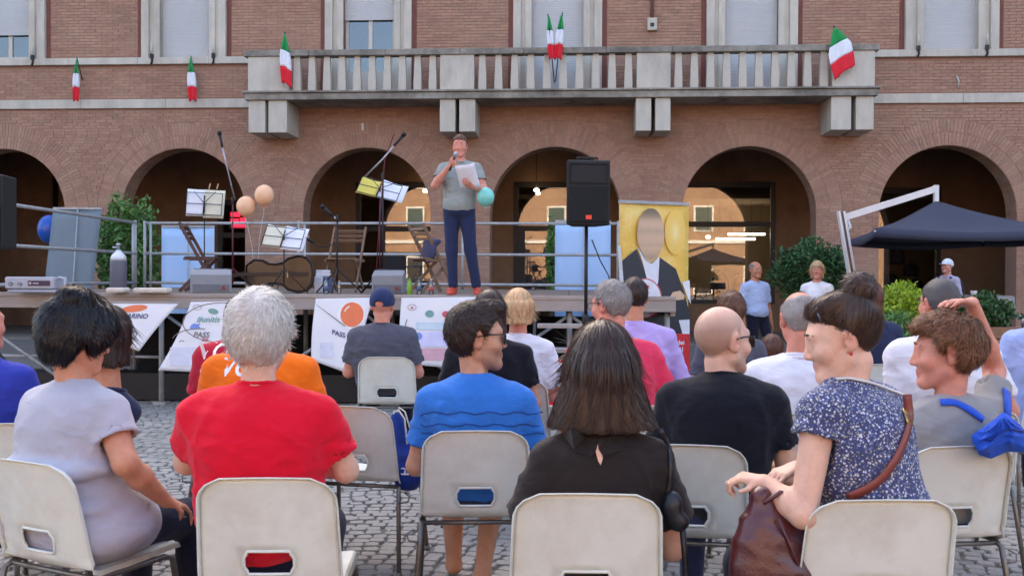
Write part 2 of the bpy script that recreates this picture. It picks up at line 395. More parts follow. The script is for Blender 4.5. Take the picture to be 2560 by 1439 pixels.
tag(link("cobblestones", np_mesh("cobblestones", VV, FF, M_cob, smooth=False), ground), kind="stuff")
M_litter = mat("straw_litter", S(205, 195, 160), 0.9, 0.2)
lt = MB()
for _ in range(170):
    x = random.uniform(-3.5, 3.5); y = random.uniform(4.8, 9); a = random.uniform(0, PI); l_ = random.uniform(.008, .03)
    if abs(x) > .55 * y: continue
    lt.box((x, y, 0.008), (l_, 0.006, 0.003), (0, 0, a))
tag(lt.build("ground_litter", M_litter, ground), kind="stuff")

# ------------------------------------------------------------------ the arcaded brick building
TH = R(4); FO = Vector((0, 21.8, 0)); FX = Vector((math.cos(TH), -math.sin(TH), 0)); FN = Vector((math.sin(TH), math.cos(TH), 0))
def fuv(px, py, n=0.0):
    d = CF + CR * ((px - 1280) / FPX) + CU * ((719.5 - py) / FPX); c0 = Vector((0, 0, CAMZ))
    t = (FO + FN * n - c0).dot(FN) / d.dot(FN); p = c0 + d * t - FO; return p.dot(FX), p.z
BAY = 4.145; ARC = [-11.505 + BAY * k for k in range(6)]; AR = 1.42; SPR = 2.83; RING = 0.56
M_brick = mat("brick", S(160, 122, 102), 0.88, 0.18, 14, 0.35, 120, island=0.13, stain=S(184, 152, 126), sscale=1.1, samt=0.55)
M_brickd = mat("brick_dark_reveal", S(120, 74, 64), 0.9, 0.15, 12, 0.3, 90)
M_mortar = mat("mortar", S(154, 118, 101), 0.95, 0.15, 8, 0.4, 80)
M_stone = mat("travertine", S(196, 187, 172), 0.8, 0.14, 5, 0.3, 60, stain=S(140, 130, 118), sscale=1.6, samt=0.55, stretch=(1, 1, 0.35))
M_stoned = mat("weathered_stone", S(158, 150, 138), 0.9, 0.25, 7, 0.6, 45, stain=S(84, 78, 70), sscale=1.3, samt=0.75, sslo=0.40, sshi=0.62)
M_shut = mat("roller_shutter", S(184, 182, 180), 0.55, 0.05, 2)
M_plast = mat("portico_plaster", S(142, 108, 82), 0.92, 0.18, 2.0, 0.2, 30, stain=S(92, 68, 54), sscale=0.9, samt=0.6)
M_frame = mat("dark_timber_frame", S(38, 28, 24), 0.45, 0.15, 20)
M_wfr = mat("painted_window_frame", S(196, 190, 178), 0.5, 0.06)
M_pane = glass_mat("window_pane", (0.75, 0.8, 0.85), 0.06)
M_shop = glass_mat("shop_glass", (0.80, 0.82, 0.82), 0.115)
M_blk = mat("black_iron", S(30, 30, 34), 0.5, 0.1, metal=0.2)
bld = thing("arcade_building", "brick arcaded building with stone balcony and roller shutters behind the stage", "building", FO, -TH)
UL, UR = -15.5, 15.0
# masonry core: wall with arched openings
core = MB(); TOPV = 5.20
edges = [UL] + [e for c in ARC for e in (c - AR, c + AR)] + [UR]
for i in range(0, len(edges), 2):
    core.bx(edges[i], edges[i + 1], 0.0, 0.55, 0.0, SPR)
    core.bx(edges[i], edges[i + 1], 0.0, 0.55, SPR, TOPV)
NSEG = 28
for c in ARC:
    for k in range(NSEG):
        a0, a1 = PI - PI * k / NSEG, PI - PI * (k + 1) / NSEG
        x0, z0, x1, z1 = c + AR * math.cos(a0), SPR + AR * math.sin(a0), c + AR * math.cos(a1), SPR + AR * math.sin(a1)
        core.add([(x0, 0, z0), (x1, 0, z1), (x1, 0, TOPV), (x0, 0, TOPV), (x0, .55, z0), (x1, .55, z1), (x1, .55, TOPV), (x0, .55, TOPV)],
                 [(0, 1, 2, 3), (7, 6, 5, 4), (0, 4, 5, 1)], 1 if False else 0)
WC = [c + 0.03 for c in ARC] + [ARC[-1] + BAY + 0.03]; DOORS = {2, 3, 4}; WH = 0.56
def wall_band(z0, z1, holes):
    e = [UL] + [q for h in sorted(holes) for q in h] + [UR]
    for i in range(0, len(e), 2): core.bx(e[i], e[i + 1], 0.0, 0.5, z0, z1)
wall_band(TOPV, 6.24, [(WC[i] - WH, WC[i] + WH) for i in DOORS])
wall_band(6.24, 9.2, [(x - WH, x + WH) for x in WC if x + WH < UR])
core.bx(UL, UR, 0.0, 0.5, 9.2, 17.0); core.bx(UL, UR, 0.5, 9.0, 16.2, 17.0)
core.bx(-40, UL, 0.0, 9.0, 0, 17.0); core.bx(UR, 40, 0.0, 9.0, 0, 17.0); core.bx(UL, UR, 8.6, 9.0, 0, 16.2)
core.build("masonry_wall", M_mortar, bld)
# soffits of the arches (brick lining), one per arch
for c in ARC:
    sf = MB(); nb = 70; ln = PI * AR
    for k in range(nb):
        a0, a1 = PI - PI * (k + .06) / nb, PI - PI * (k + .94) / nb
        for j in range(2):
            n0, n1 = 0.006 + j * 0.275, 0.006 + j * 0.275 + 0.262; r1, r0 = AR + 0.002, AR - 0.008
            P = [(c + r * math.cos(a), n, SPR + r * math.sin(a)) for r in (r0, r1) for a in (a0, a1) for n in (n0, n1)]
            sf.add(P, [(0, 1, 3, 2), (0, 2, 6, 4), (1, 5, 7, 3), (0, 4, 5, 1), (2, 3, 7, 6)])
    tag(sf.build("arch_soffit", M_brick, bld), kind="stuff")
# facing bricks, course by course
bricks = []; CH = 0.067; BL = 0.262
def free_spans(v):
    cut = []
    if v < SPR: cut += [(c - AR, c + AR) for c in ARC]
    elif v < SPR + AR + RING: 
        q = math.sqrt(max((AR + RING) ** 2 - (v + 0.0 - SPR) ** 2, 0)); cut += [(c - q, c + q) for c in ARC]
        # springing zone: ring starts at the spring line
    if v > 5.33:
        sw_ = 1.07
        for i, x in enumerate(WC):
            if v > 6.25 or (i in DOORS): cut.append((x - sw_, x + sw_))
    cut.sort(); sp = []; a = -13.3
    for c0, c1 in cut:
        if c0 > a: sp.append((a, min(c0, 12.9)))
        a = max(a, c1)
    if a < 12.9: sp.append((a, 12.9))
    return sp
course = 0; v = 0.0
while v < 8.0:
    vm = v + CH / 2
    if not (5.08 < vm < 5.36 or 6.06 < vm < 6.28 and True):
        for a, b in free_spans(vm):
            u = a - (BL / 2 if course % 2 else 0) - (a % BL if False else 0)
            while u < b:
                x0, x1 = max(u, a), min(u + BL - 0.011, b)
                if x1 - x0 > 0.03: bricks.append((x0, x1, v + 0.005, v + CH - 0.005))
                u += BL
    elif 6.06 < vm < 6.28:
        for a, b in free_spans(vm):
            if a > -5.7 and b < 7.6:
                bricks.append((a, b, v + .005, v + CH - .005)) if b - a < 0.3 else None
    v += CH; course += 1
bricks.sort(key=lambda b: -((b[1] - b[0]) * (1 + 0.02 * b[0])) if b[2] > 4.6 and b[2] < 7.4 else 5)
uni = MB(); uni.bx(-0.5, 0.5, -0.5, 0.5, -0.5, 0.5); UB = uni.mesh("brick", M_brick)
for b in bricks[:300]:
    o = link("brick", UB, bld, ((b[0] + b[1]) / 2, -0.003 + random.uniform(-.003, .001), (b[2] + b[3]) / 2)); o.scale = (b[1] - b[0], 0.014, b[3] - b[2])
arr = np.array(bricks[300:]); nb = len(arr); pr = -0.009 + RNG.uniform(-.004, .002, nb)
# radial bricks of the arch rings
X0, X1, Z0, Z1 = arr.T
Vb = np.zeros((nb, 8, 3)); 
for k, (xx, yy, zz) in enumerate([(X0, pr, Z0), (X1, pr, Z0), (X1, pr, Z1), (X0, pr, Z1), (X0, 0.004, Z0), (X1, 0.004, Z0), (X1, 0.004, Z1), (X0, 0.004, Z1)]):
    Vb[:, k, 0] = xx; Vb[:, k, 1] = yy; Vb[:, k, 2] = zz
ringV = []
for c in ARC:
    for ri in range(2):
        r0, r1 = AR + 0.004 + ri * 0.28, AR + ri * 0.28 + 0.27; nn = int(PI * r0 / 0.069)
        for k in range(nn):
            a0, a1 = PI * (k + .05) / nn, PI * (k + .95) / nn; p = -0.006 + random.uniform(-.003, .002); q = []
            for n in (p, 0.004):
                for r, a in ((r0, a1), (r0, a0), (r1, a0), (r1, a1)): q.append((c + r * math.cos(a), n, SPR + r * math.sin(a)))
            ringV.append(q)
Vall = np.concatenate([Vb, np.array(ringV)]); nb = len(Vall)
fq = np.array([(0, 1, 2, 3), (0, 4, 5, 1), (1, 5, 6, 2), (2, 6, 7, 3), (3, 7, 4, 0)])
tag(link("bricks", np_mesh("bricks", Vall.reshape(-1, 3), (fq[None] + (np.arange(nb) * 8)[:, None, None]).reshape(-1, 4), M_brick, smooth=False), bld), kind="stuff")
# string course and sill ledge, in blocks
def ledge(u0, u1, z0, z1, pr_, nm, step):
    u = u0
    while u < u1 - 0.05:
        e = min(u + step * random.uniform(0.8, 1.2), u1)
        m = MB(); m.bx(u, e - 0.004, -pr_ - random.uniform(0, .003), 0.02, z0, z1); m.build(nm, M_stone, bld, bevel=0.008); u = e
for a, b in ((-13.3, -5.62), (7.5, 12.9)):
    ledge(a, b, 5.13, 5.33, 0.07, "string_course_block", 2.0); ledge(a, b, 6.10, 6.25, 0.10, "sill_ledge_block", 1.9)
# windows
SHB = {0: 6.83, 1: 6.26, 2: 7.07, 3: 5.36, 4: 5.36, 5: 6.26, 6: 6.26}
for i, x in enumerate(WC[:6]):
    zb = 5.34 if i in DOORS else 6.25
    for s in (-1, 1):
        m = MB(); m.bx(x + s * 0.79, x + s * 0.96, -0.09, 0.03, zb, 9.0); m.bx(x + s * 0.56, x + s * 0.705, -0.03, 0.20, zb, 9.0); m.bx(x + s * 0.705, x + s * 0.79, 0.00 - .012, 0.03, zb, 9.0)
        m.build("window_surround", M_stone, bld, bevel=0.006)
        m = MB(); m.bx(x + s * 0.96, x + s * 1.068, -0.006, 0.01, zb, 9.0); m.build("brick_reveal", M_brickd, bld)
    sb = SHB[i]; m = MB(); z = sb; 
    prof = []
    while z < 8.9: prof += [(0.150, z), (0.147, z + 0.012), (0.147, z + 0.034), (0.150, z + 0.046)]; z += 0.05
    m.sheet(lambda a, b, P=prof, xx=x: (xx - WH + 2 * WH * a, P[min(int(round(b * (len(P) - 1))), len(P) - 1)][0], P[min(int(round(b * (len(P) - 1))), len(P) - 1)][1]), 1, len(prof) - 1, smooth=False)
    m.build("roller_shutter", M_shut, bld)
    wn = MB(); f0 = zb; f1 = 8.9
    for a0, a1 in ((-WH, -WH + .07), (-0.045, 0.045), (WH - .07, WH)): wn.bx(x + a0, x + a1, 0.20, 0.26, f0, f1)
    wn.bx(x - WH + .07, x - .045, 0.203, 0.257, f0, f0 + .10); wn.bx(x + .045, x + WH - .07, 0.203, 0.257, f0, f0 + .10)
    if i in DOORS: wn.bx(x - WH + .07, x - .045, 0.21, 0.25, f0 + .10, f0 + .62); wn.bx(x + .045, x + WH - .07, 0.21, 0.25, f0 + .10, f0 + .62)
    wf = wn.build("window_frame", M_wfr, bld, bevel=0.005)
    for a0, a1 in ((-WH + .07, -.045), (.045, WH - .07)):
        p = MB(); p.bx(x + a0, x + a1, 0.225, 0.235, f0 + (.62 if i in DOORS else .10), f1); p.build("pane", M_pane, wf)
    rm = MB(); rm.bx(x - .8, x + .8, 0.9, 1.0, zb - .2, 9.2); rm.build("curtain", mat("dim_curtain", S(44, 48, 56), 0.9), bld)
    if i in (0, 1, 5):
        for s in (-1, 1):
            h = MB(); hx = x + s * 0.70
            h.tube([(hx, -0.13, 6.55), (hx, -0.13, 6.33)], 0.017, 6, 1); h.box((hx, -0.12, 6.27), (0.07, 0.05, 0.10)); h.tube([(hx, -0.11, 6.24), (hx + .01, -0.13, 6.15), (hx - .02, -0.11, 6.09)], 0.022, 6)
            h.bx(hx - .01, hx + .01, -0.11, 0.0, 6.26, 6.28); h.build("shutter_stay", [M_blk, M_wfr], bld)
# drain spout with downpipe, hook
u, vv = fuv(1630, 30); h = MB(); h.tube([(u, -0.06, 6.98), (u, -0.06, 9.0)], 0.035, 8); h.build("downpipe", mat("brown_pipe", S(120, 84, 76), 0.5), bld)
h = MB(); h.bx(u - .10, u + .10, -0.12, 0, 6.72, 6.98); h.bx(u - .04, u + .04, -0.125, -0.12, 6.79, 6.87, 1); h.build("pipe_box", [M_stone, M_blk], bld, bevel=0.01)
u, vv = fuv(2390, 205); h = MB(); h.tube([(u, -0.03, vv + .12), (u + .04, -0.06, vv), (u + .02, -.05, vv - .12)], 0.015, 6); h.build("wall_hook", M_wfr, bld)
u, vv = fuv(908, 318); h = MB(); h.box((u, -.03, vv), (.06, .05, .16)); h.build("wall_sensor", M_wfr, bld, bevel=.008)
# balcony
balc = link("balcony", None, bld); balc.empty_display_size = 0.1
m = MB(); m.bx(-5.62, 7.48, -1.0, 0.0, 5.13, 5.27); m.bx(-5.67, 7.53, -1.05, 0.0, 5.272, 5.315); m.build("balcony_slab", M_stoned, balc, bevel=0.012)
u = -5.64
while u < 7.4:
    e = min(u + random.uniform(1.3, 1.7), 7.5); m = MB(); m.bx(u, e - .006, -1.04, -0.76, 6.04, 6.165); m.build("rail_coping", M_stoned, balc, bevel=0.012); u = e
PIERS = [(-5.55, -4.67), (-1.46, -.745), (2.62, 3.31), (6.57, 7.41)]
for a, b in PIERS:
    m = MB(); m.bx(a, b, -1.0, -0.80, 5.316, 6.04); m.build("balustrade_pier", M_stone, balc, bevel=0.01)
bm_ = MB(); bm_.add([(-.062, -.05, .72), (.062, -.05, .72), (.062, .05, .72), (-.062, .05, .72), (-.08, -.06, 0), (.08, -.06, 0), (.08, .06, 0), (-.08, .06, 0), (-.083, -.062, .12), (.083, -.062, .12), (.083, .062, .12), (-.083, .062, .12)],
        [(0, 3, 2, 1), (4, 5, 6, 7)] + [(8 + k, 8 + (k + 1) % 4, (k + 1) % 4, k) for k in range(4)] + [(4 + k, 4 + (k + 1) % 4, 8 + (k + 1) % 4, 8 + k) for k in range(4)])
BMs = bm_.mesh("baluster", M_stone)
for (a, b), (c, d) in zip(PIERS[:-1], PIERS[1:]):
    n_ = 10
    for k in range(n_):
        link("baluster", BMs, balc, (b + (c - b) * (k + 0.5) / n_, -0.90, 5.318))
for s0, s1 in ((-5.56, -5.20), (-5.13, -4.73), (-1.47, -1.145), (-1.06, -.725), (2.61, 2.925), (3.01, 3.32), (6.565, 6.965), (7.06, 7.415)):
    m = MB(); m.bx(s0, s1, -0.93, 0.0, 4.45, 5.128); m.build("corbel", M_stone, balc, bevel=0.01)
# portico
BW = 4.6
pc = MB(); pc.bx(UL, UR, 0.55, BW, 4.75, 5.2); pc.build("portico_ceiling", M_plast, bld)
pf = MB(); pf.bx(UL, UR, -0.4, BW + 4, -0.03, 0.02); pf.build("portico_floor", mat("portico_paving", S(120, 112, 104), 0.6, 0.2, 3), bld)
def bu(px, n=BW): return fuv(px, 600, n)[0]
def bv(py, n=BW): return fuv(1500, py, n)[1]
SHOPS = [dict(u0=bu(545), u1=bu(660), v0=0.05, v1=bv(500), tr=bv(590)), dict(u0=bu(890), u1=bu(1140), v0=0.35, v1=bv(455), tr=bv(573)),
         dict(u0=bu(1284), u1=bu(1480), v0=0.05, v1=bv(455), tr=bv(571), door=True), dict(u0=bu(1660), u1=bu(1938), v0=0.75, v1=bv(455), tr=bv(560)),
         dict(u0=bu(2160), u1=bu(2352), v0=0.3, v1=bv(470), tr=bv(588))]
bw = MB(); e = UL
for sh in SHOPS:
    bw.bx(e, sh['u0'], BW, BW + .25, 0.02, 4.75); bw.bx(sh['u0'], sh['u1'], BW, BW + .25, sh['v1'], 4.75)
    if sh['v0'] > 0.1: bw.bx(sh['u0'], sh['u1'], BW, BW + .25, 0.02, sh['v0'])
    e = sh['u1']
bw.bx(e, UR, BW, BW + .25, 0.02, 4.75); bw.build("portico_back_wall", M_plast, bld)
for sx in (UL, UR): 
    m = MB(); m.bx(sx - .1, sx + .1, .55, 8.6, 0, 4.75); m.build("portico_end_wall", M_plast, bld)
for sh in SHOPS:
    u0, u1, v0, v1, tr = sh['u0'], sh['u1'], sh['v0'], sh['v1'], sh['tr']; t = 0.12
    f = MB(); f.bx(u0, u0 + t, BW - .03, BW + .12, v0, v1); f.bx(u1 - t, u1, BW - .03, BW + .12, v0, v1); f.bx(u0 + t, u1 - t, BW - .028, BW + .118, v1 - .14, v1); f.bx(u0 + t, u1 - t, BW - .028, BW + .118, tr - .07, tr + .07); f.bx(u0 + t, u1 - t, BW - .028, BW + .118, v0, v0 + .10)
    if sh.get('door'): f.bx(u0 + .95, u0 + 1.08, BW - .026, BW + .116, v0 + .1, tr - .07); f.bx(u0 + t, u0 + .30, BW - .02, BW + .11, v0 + .1, tr - .07)
    fr = f.build("shop_window_frame", M_frame, bld, bevel=0.006)
    for a, b in ((tr + .07, v1 - .14), (v0 + .10, tr - .07)):
        p = MB(); p.bx(u0 + t, u1 - t, BW + .03, BW + .04, a, b); p.build("shop_pane", M_shop, fr)
# shop interiors: floor, ceiling, back wall, displays, lamps
M_int = mat("shop_interior", S(176, 150, 120), 0.8, 0.15, 2)
m = MB(); m.bx(UL, UR, BW + 3.4, BW + 3.5, 0, 4.2); m.bx(UL, UR, BW + .25, BW + 3.4, 3.5, 3.6); m.build("shop_interior", M_int, bld)
M_lamp = mat("lit_tube", (1, .95, .82), 0.5, emit=(1, 0.88, 0.66), estr=2.6)
M_bulb = mat("lit_bulb", (1, .85, .6), 0.5, emit=(1, 0.75, 0.48), estr=5.0)
def lamp_at(px0, px1, py, n, nm="ceiling_tube_lamp"):
    u0, v_ = fuv(px0, py, n); u1, _ = fuv(px1, py, n); m = MB(); m.bx(u0, u1, n - .05, n + .05, v_ - .03, v_ + .03, 0); m.tube([(u0 + .1, n, v_ + .03), (u0 + .1, n, 3.5)], .006, 5, 1); m.tube([(u1 - .1, n, v_ + .03), (u1 - .1, n, 3.5)], .006, 5, 1)
    m.build(nm, [M_lamp, M_blk], bld)
lamp_at(1790, 1888, 597, BW + 1.0); lamp_at(1820, 1912, 585, BW + 1.8)
def bulb_at(px, py, n):
    u, v_ = fuv(px, py, n); m = MB(); m.lathe([(0.001, -.05), (.06, -.03), (.07, 0), (.05, .03), (.001, .05)], (u, n, v_), 12); m.tube([(u, n, v_ + .04), (u, n, 3.5 if n > BW else 4.75)], .008, 5, 1); m.build("ceiling_lamp", [M_bulb, M_blk], bld)
for px, py in ((1064, 477), (1341, 475)): bulb_at(px, py, BW - .5)
bulb_at(1770, 592, BW + 2.2)
# display goods in the shop windows
M_bag = [mat("display_bag_black", S(26, 24, 26), 0.5), mat("display_bag_red", S(110, 30, 36), 0.55), mat("display_bag_tan", S(172, 128, 84), 0.6), mat("display_bag_navy", S(28, 38, 66), 0.6)]
def bag_form(w_, h_, d_):
    m = MB(); pr = [(.0, .0), (.46, .02), (.5, .12), (.48, .5), (.40, .82), (.22, .97), (0, 1.0)]
    fn = lambda a, b: None
    P = []; n = 16
    for (r_, z) in pr:
        for k in range(n):
            t = 2 * PI * k / n; cx = math.copysign(abs(math.cos(t)) ** .6, math.cos(t)); sy = math.copysign(abs(math.sin(t)) ** .6, math.sin(t)); P.append((r_ * w_ * cx, r_ * d_ * sy, z * h_))
    m.add(P, [(i * n + k, i * n + (k + 1) % n, (i + 1) * n + (k + 1) % n, (i + 1) * n + k) for i in range(len(pr) - 1) for k in range(n)], 0, True)
    m.tube([(-.12 * w_, 0, h_ * .97), (-.1 * w_, 0, h_ * 1.12), (.1 * w_, 0, h_ * 1.12), (.12 * w_, 0, h_ * .97)], .012, 6); m.bx(-.3 * w_, .3 * w_, -.53 * d_, -.46 * d_, .1 * h_, .45 * h_)
    return m
for i, (px, py, w_, h_, c, n) in enumerate(((1800, 740, .55, .62, 0, BW + .5), (1850, 730, .4, .45, 1, BW + .5), (1735, 752, .35, .3, 3, BW + .5), (1765, 752, .3, .25, 2, BW + .45), (2240, 660, .42, .5, 0, BW + .4), (2228, 728, .45, .45, 0, BW + .4),
        (2275, 690, .4, .35, 0, BW + .5), (2290, 735, .4, .4, 0, BW + .45), (1340, 735, .5, .4, 0, BW + .6), (1000, 720, .4, .5, 2, BW + .6), (1045, 722, .35, .4, 0, BW + .6))):
    u, v_ = fuv(px, py, n); bg_ = bag_form(w_, h_, .22).build("display_bag", M_bag[c], bld, loc=(u, n, v_))
m = MB()
for sh in SHOPS[1:]: m.bx(sh['u0'] + .13, sh['u1'] - .13, BW + .2, BW + .9, sh['v0'] + .10, sh['v0'] + .14)
for px in (1720, 1880, 2250, 1000): 
    u = bu(px); m.bx(u - .4, u + .4, BW + .35, BW + .7, fuv(px, 742, BW + .5)[1] - .03, fuv(px, 742, BW + .5)[1])
m.build("display_shelf", mat("display_shelf", S(190, 160, 110), 0.5), bld)
# red lit sign in the second arch from the left
M_red = mat("red_sign_light", (.6, .02, .03), 0.5, emit=(1, .01, .03), estr=0.9)
sg = MB(); M_sgb = M_blk; n = BW - .25
for (x0, x1, y0, y1) in ((578, 600, 531, 541), (578, 597, 547, 555), (601, 619, 545, 555), (580, 618, 561, 568)):
    u0, v0 = fuv(x0, y1, n); u1, v1 = fuv(x1, y0, n); sg.bx(u0, u1, n - .02, n, v0, v1)
u0, v0 = fuv(572, 572, n); u1, v1 = fuv(632, 527, n); sg.bx(u0, u1, n + .004, n + .05, v0, v1, 1); sg.bx(u0, u1, n + .05, BW, v1 - .06, v1 - .02, 1); sg.build("lit_sign", [M_red, M_sgb], bld)
# dark pipe on the wall in the leftmost arch, cornice line in the second
u, _ = fuv(142, 500, BW); m = MB(); m.tube([(u, BW - .08, 0.02), (u, BW - .08, 4.7)], .07, 8); m.build("portico_pipe", M_blk, bld)

# ------------------------------------------------------------------ building across the square, seen only as a reflection
M_och = mat("ochre_plaster", S(160, 124, 94), 0.9, 0.15, 0.8, stain=S(146, 106, 74), sscale=.5, samt=.6)
M_opw = mat("opposite_trim", S(220, 208, 190), 0.8, 0.1)
M_opd = mat("green_louvre_shutter", S(62, 74, 62), 0.6)
opp = thing("plaster_building", "ochre plaster building across the square mirrored in the shop windows", "building", (0, -25, 0), 0)
m = MB(); m.bx(-34, 34, -6, 0, 0, 11.5); m.build("wall", M_och, opp)
m = MB(); m.bx(-34.3, 34.3, -6.3, 0.5, 11.5, 12.0); m.bx(-34, 34, 0.0, .12, 4.0, 4.25); m.build("cornice", M_opw, opp)
for r_ in range(3):
    for k in range(17):
        x = -30 + k * 3.75; z = (0.1, 4.9, 8.3)[r_]; hh = (2.9, 2.0, 1.9)[r_]
        m = MB(); m.bx(x - .75, x + .75, -.02, .1, z, z + hh); f = m.build("window", M_opw, opp)
        p = MB(); p.bx(x - .6, x + .6, .08, .14, z + .12, z + hh - .15); p.build("shutter", M_opd if r_ else M_frame, f)
# ------------------------------------------------------------------ people
def V3(*a): return np.array(a, float)
def fold_fn(seed, amp, zdir=1.0):
    r = np.random.default_rng(seed); K = []
    for _ in range(7):
        k = r.normal(0, 1, 3); k /= np.linalg.norm(k); k[2] *= 1.7 * zdir; K.append((k * r.uniform(11, 34), r.uniform(0, 6.28), r.normal(0, 1, 3) * 9, r.uniform(0, 6.28), r.uniform(.4, 1)))
    def fn(x, y, z):
        o = 0.0
        for k, ph, m, ps, a in K:
            o = o + a * (1 - np.abs(np.sin(k[0] * x + k[1] * y + k[2] * z + ph + 1.3 * np.sin(m[0] * x + m[1] * y + m[2] * z + ps)))) ** 2
        return -amp * (o / 2.2 - 0.35)
    return fn
def add_hand(s, w_, dr, pn, side, curl=0.5, sc=1.0, spread=1.0):
    """palm, four unequal fingers with three joints, thumb from the side of the palm"""
    w_ = np.array(w_, float); d = np.array(dr, float); d /= np.linalg.norm(d); n = np.array(pn, float); n -= d * (n @ d); n /= np.linalg.norm(n); x = np.cross(d, n) * side
    for i in range(4):
        off = (i - 1.5) * 0.0205 * spread * sc; kn = w_ + d * (0.088 - 0.006 * abs(i - 1)) * sc + x * off
        s.cone(w_ + x * off * .55 + d * .01, kn, .0155 * sc, .0115 * sc, k=.012)
        L_ = [(.040, .026, .020), (.044, .029, .021), (.041, .027, .020), (.032, .021, .017)][i]; p = kn; a = curl * .7; fd = d
        for j in range(3):
            fd = d * math.cos(a) + n * math.sin(a); q = p + fd * L_[j] * sc; s.cone(p, q, (.0094 - .001 * j) * sc, (.0086 - .001 * j) * sc, k=.003); p = q; a += curl * (1.0 if j == 0 else .7)
    t0 = w_ + d * .022 * sc - x * .026 * sc; t1 = t0 + (d * .62 - x * .55 + n * .45) * .042 * sc; t2 = t1 + (d * .8 - x * .15 + n * .5) * .034 * sc
    s.cone(t0, t1, .0135 * sc, .0105 * sc, k=.01); s.cone(t1, t2, .0103 * sc, .0085 * sc, k=.003)
def add_head(s, M, hs, nose=1.0, ears=1.0, jaw=1.0):
    p = lambda x, y, z: np.array(M @ Vector((x * hs, y * hs, z * hs))); q = np.array(M.to_3x3())
    E = lambda c, r, k=.02, op='u', rot=None: s.ell(p(*c), np.array(r) * hs, k, op, q if rot is None else np.array(M.to_3x3() @ rot))
    E((0, -.012, .028), (.076, .096, .090), .02); E((0, .034, -.022), (.064, .060, .084), .03)
    s.cone(p(-.050, .004, -.058), p(-.016, .070, -.098), .020 * hs * jaw, .020 * hs * jaw, .03); s.cone(p(.050, .004, -.058), p(.016, .070, -.098), .020 * hs * jaw, .020 * hs * jaw, .03)
    s.cone(p(-.012, .076, -.098), p(.012, .076, -.098), .017 * hs, None, .02)
    s.cone(p(-.036, .078, .026), p(.036, .078, .026), .013 * hs, None, .018)
    for e in (-1, 1): s.ell(p(e * .031, .102, .006), np.array((.018, .016, .012)) * hs, .012, 's', q)
    for e in (-1, 1): s.ell(p(e * .031, .079, .005), np.array((.0125,) * 3) * hs, .004, 'u', q); s.ell(p(e * .045, .062, -.028), np.array((.022, .024, .022)) * hs, .025, 'u', q)
    s.cone(p(0, .088, .016), p(0, .1035 * nose, -.030), .0085 * hs, .0125 * hs, .014)
    for e in (-1, 1): s.ell(p(e * .0125, .098, -.034), np.array((.0085, .011, .008)) * hs, .006, 'u', q)
    s.cone(p(-.017, .089, -.058), p(.017, .089, -.058), .0072 * hs, None, .006); s.cone(p(-.014, .088, -.070), p(.014, .088, -.070), .0085 * hs, None, .006)
    if ears:
        for e in (-1, 1):
            rt = Euler((R(-12), 0, R(e * -24))).to_matrix()
            E((e * .079, -.012, -.004), (.010 * ears, .021 * ears, .034 * ears), .006, 'u', rt); E((e * .0885, -.004, .000), (.008, .011, .018), .006, 's', rt); E((e * .077, -.004, -.030), (.008, .009, .010), .006, 'u', rt)
def cran(x, y, z, t, ty=None, tz=None):
    ty = t if ty is None else ty; tz = t if tz is None else tz; rx, ry, rz = .076 + t, .096 + ty, .090 + tz; X, Y, Z = x / rx, (y + .012) / ry, (z - .028) / rz
    k0 = np.sqrt(X * X + Y * Y + Z * Z) + 1e-6; k1 = np.sqrt((X / rx) ** 2 + (Y / ry) ** 2 + (Z / rz) ** 2) + 1e-6; return k0 * (k0 - 1) / k1
def ellf(x, y, z, c, r):
    X, Y, Z = (x - c[0]) / r[0], (y - c[1]) / r[1], (z - c[2]) / r[2]; k0 = np.sqrt(X * X + Y * Y + Z * Z) + 1e-6
    k1 = np.sqrt((X / r[0]) ** 2 + (Y / r[1]) ** 2 + (Z / r[2]) ** 2) + 1e-6; return k0 * (k0 - 1) / k1
def smn(a, b, k):
    h = np.maximum(k - np.abs(a - b), 0) / k; return np.minimum(a, b) - h * h * k * .25
def smx(a, b, k): return -smn(-a, -b, k)
def hairline(y, ax, bz, fz, burn=.012):
    return np.interp(y, [-.14, -.060, -.034, -.024, -.002, .012, .03, .055, .12], [bz, bz + .006, -.042, .018, .034, burn, .048, .062, fz])
def lumps(x, y, z, a, f, seed=0):
    r = np.random.default_rng(seed); o = 0
    for _ in range(6):
        k = r.normal(0, 1, 3) * f; o = o + np.sin(k[0] * x + k[1] * y + k[2] * z + r.uniform(0, 6.28))
    return a * o / 2.4
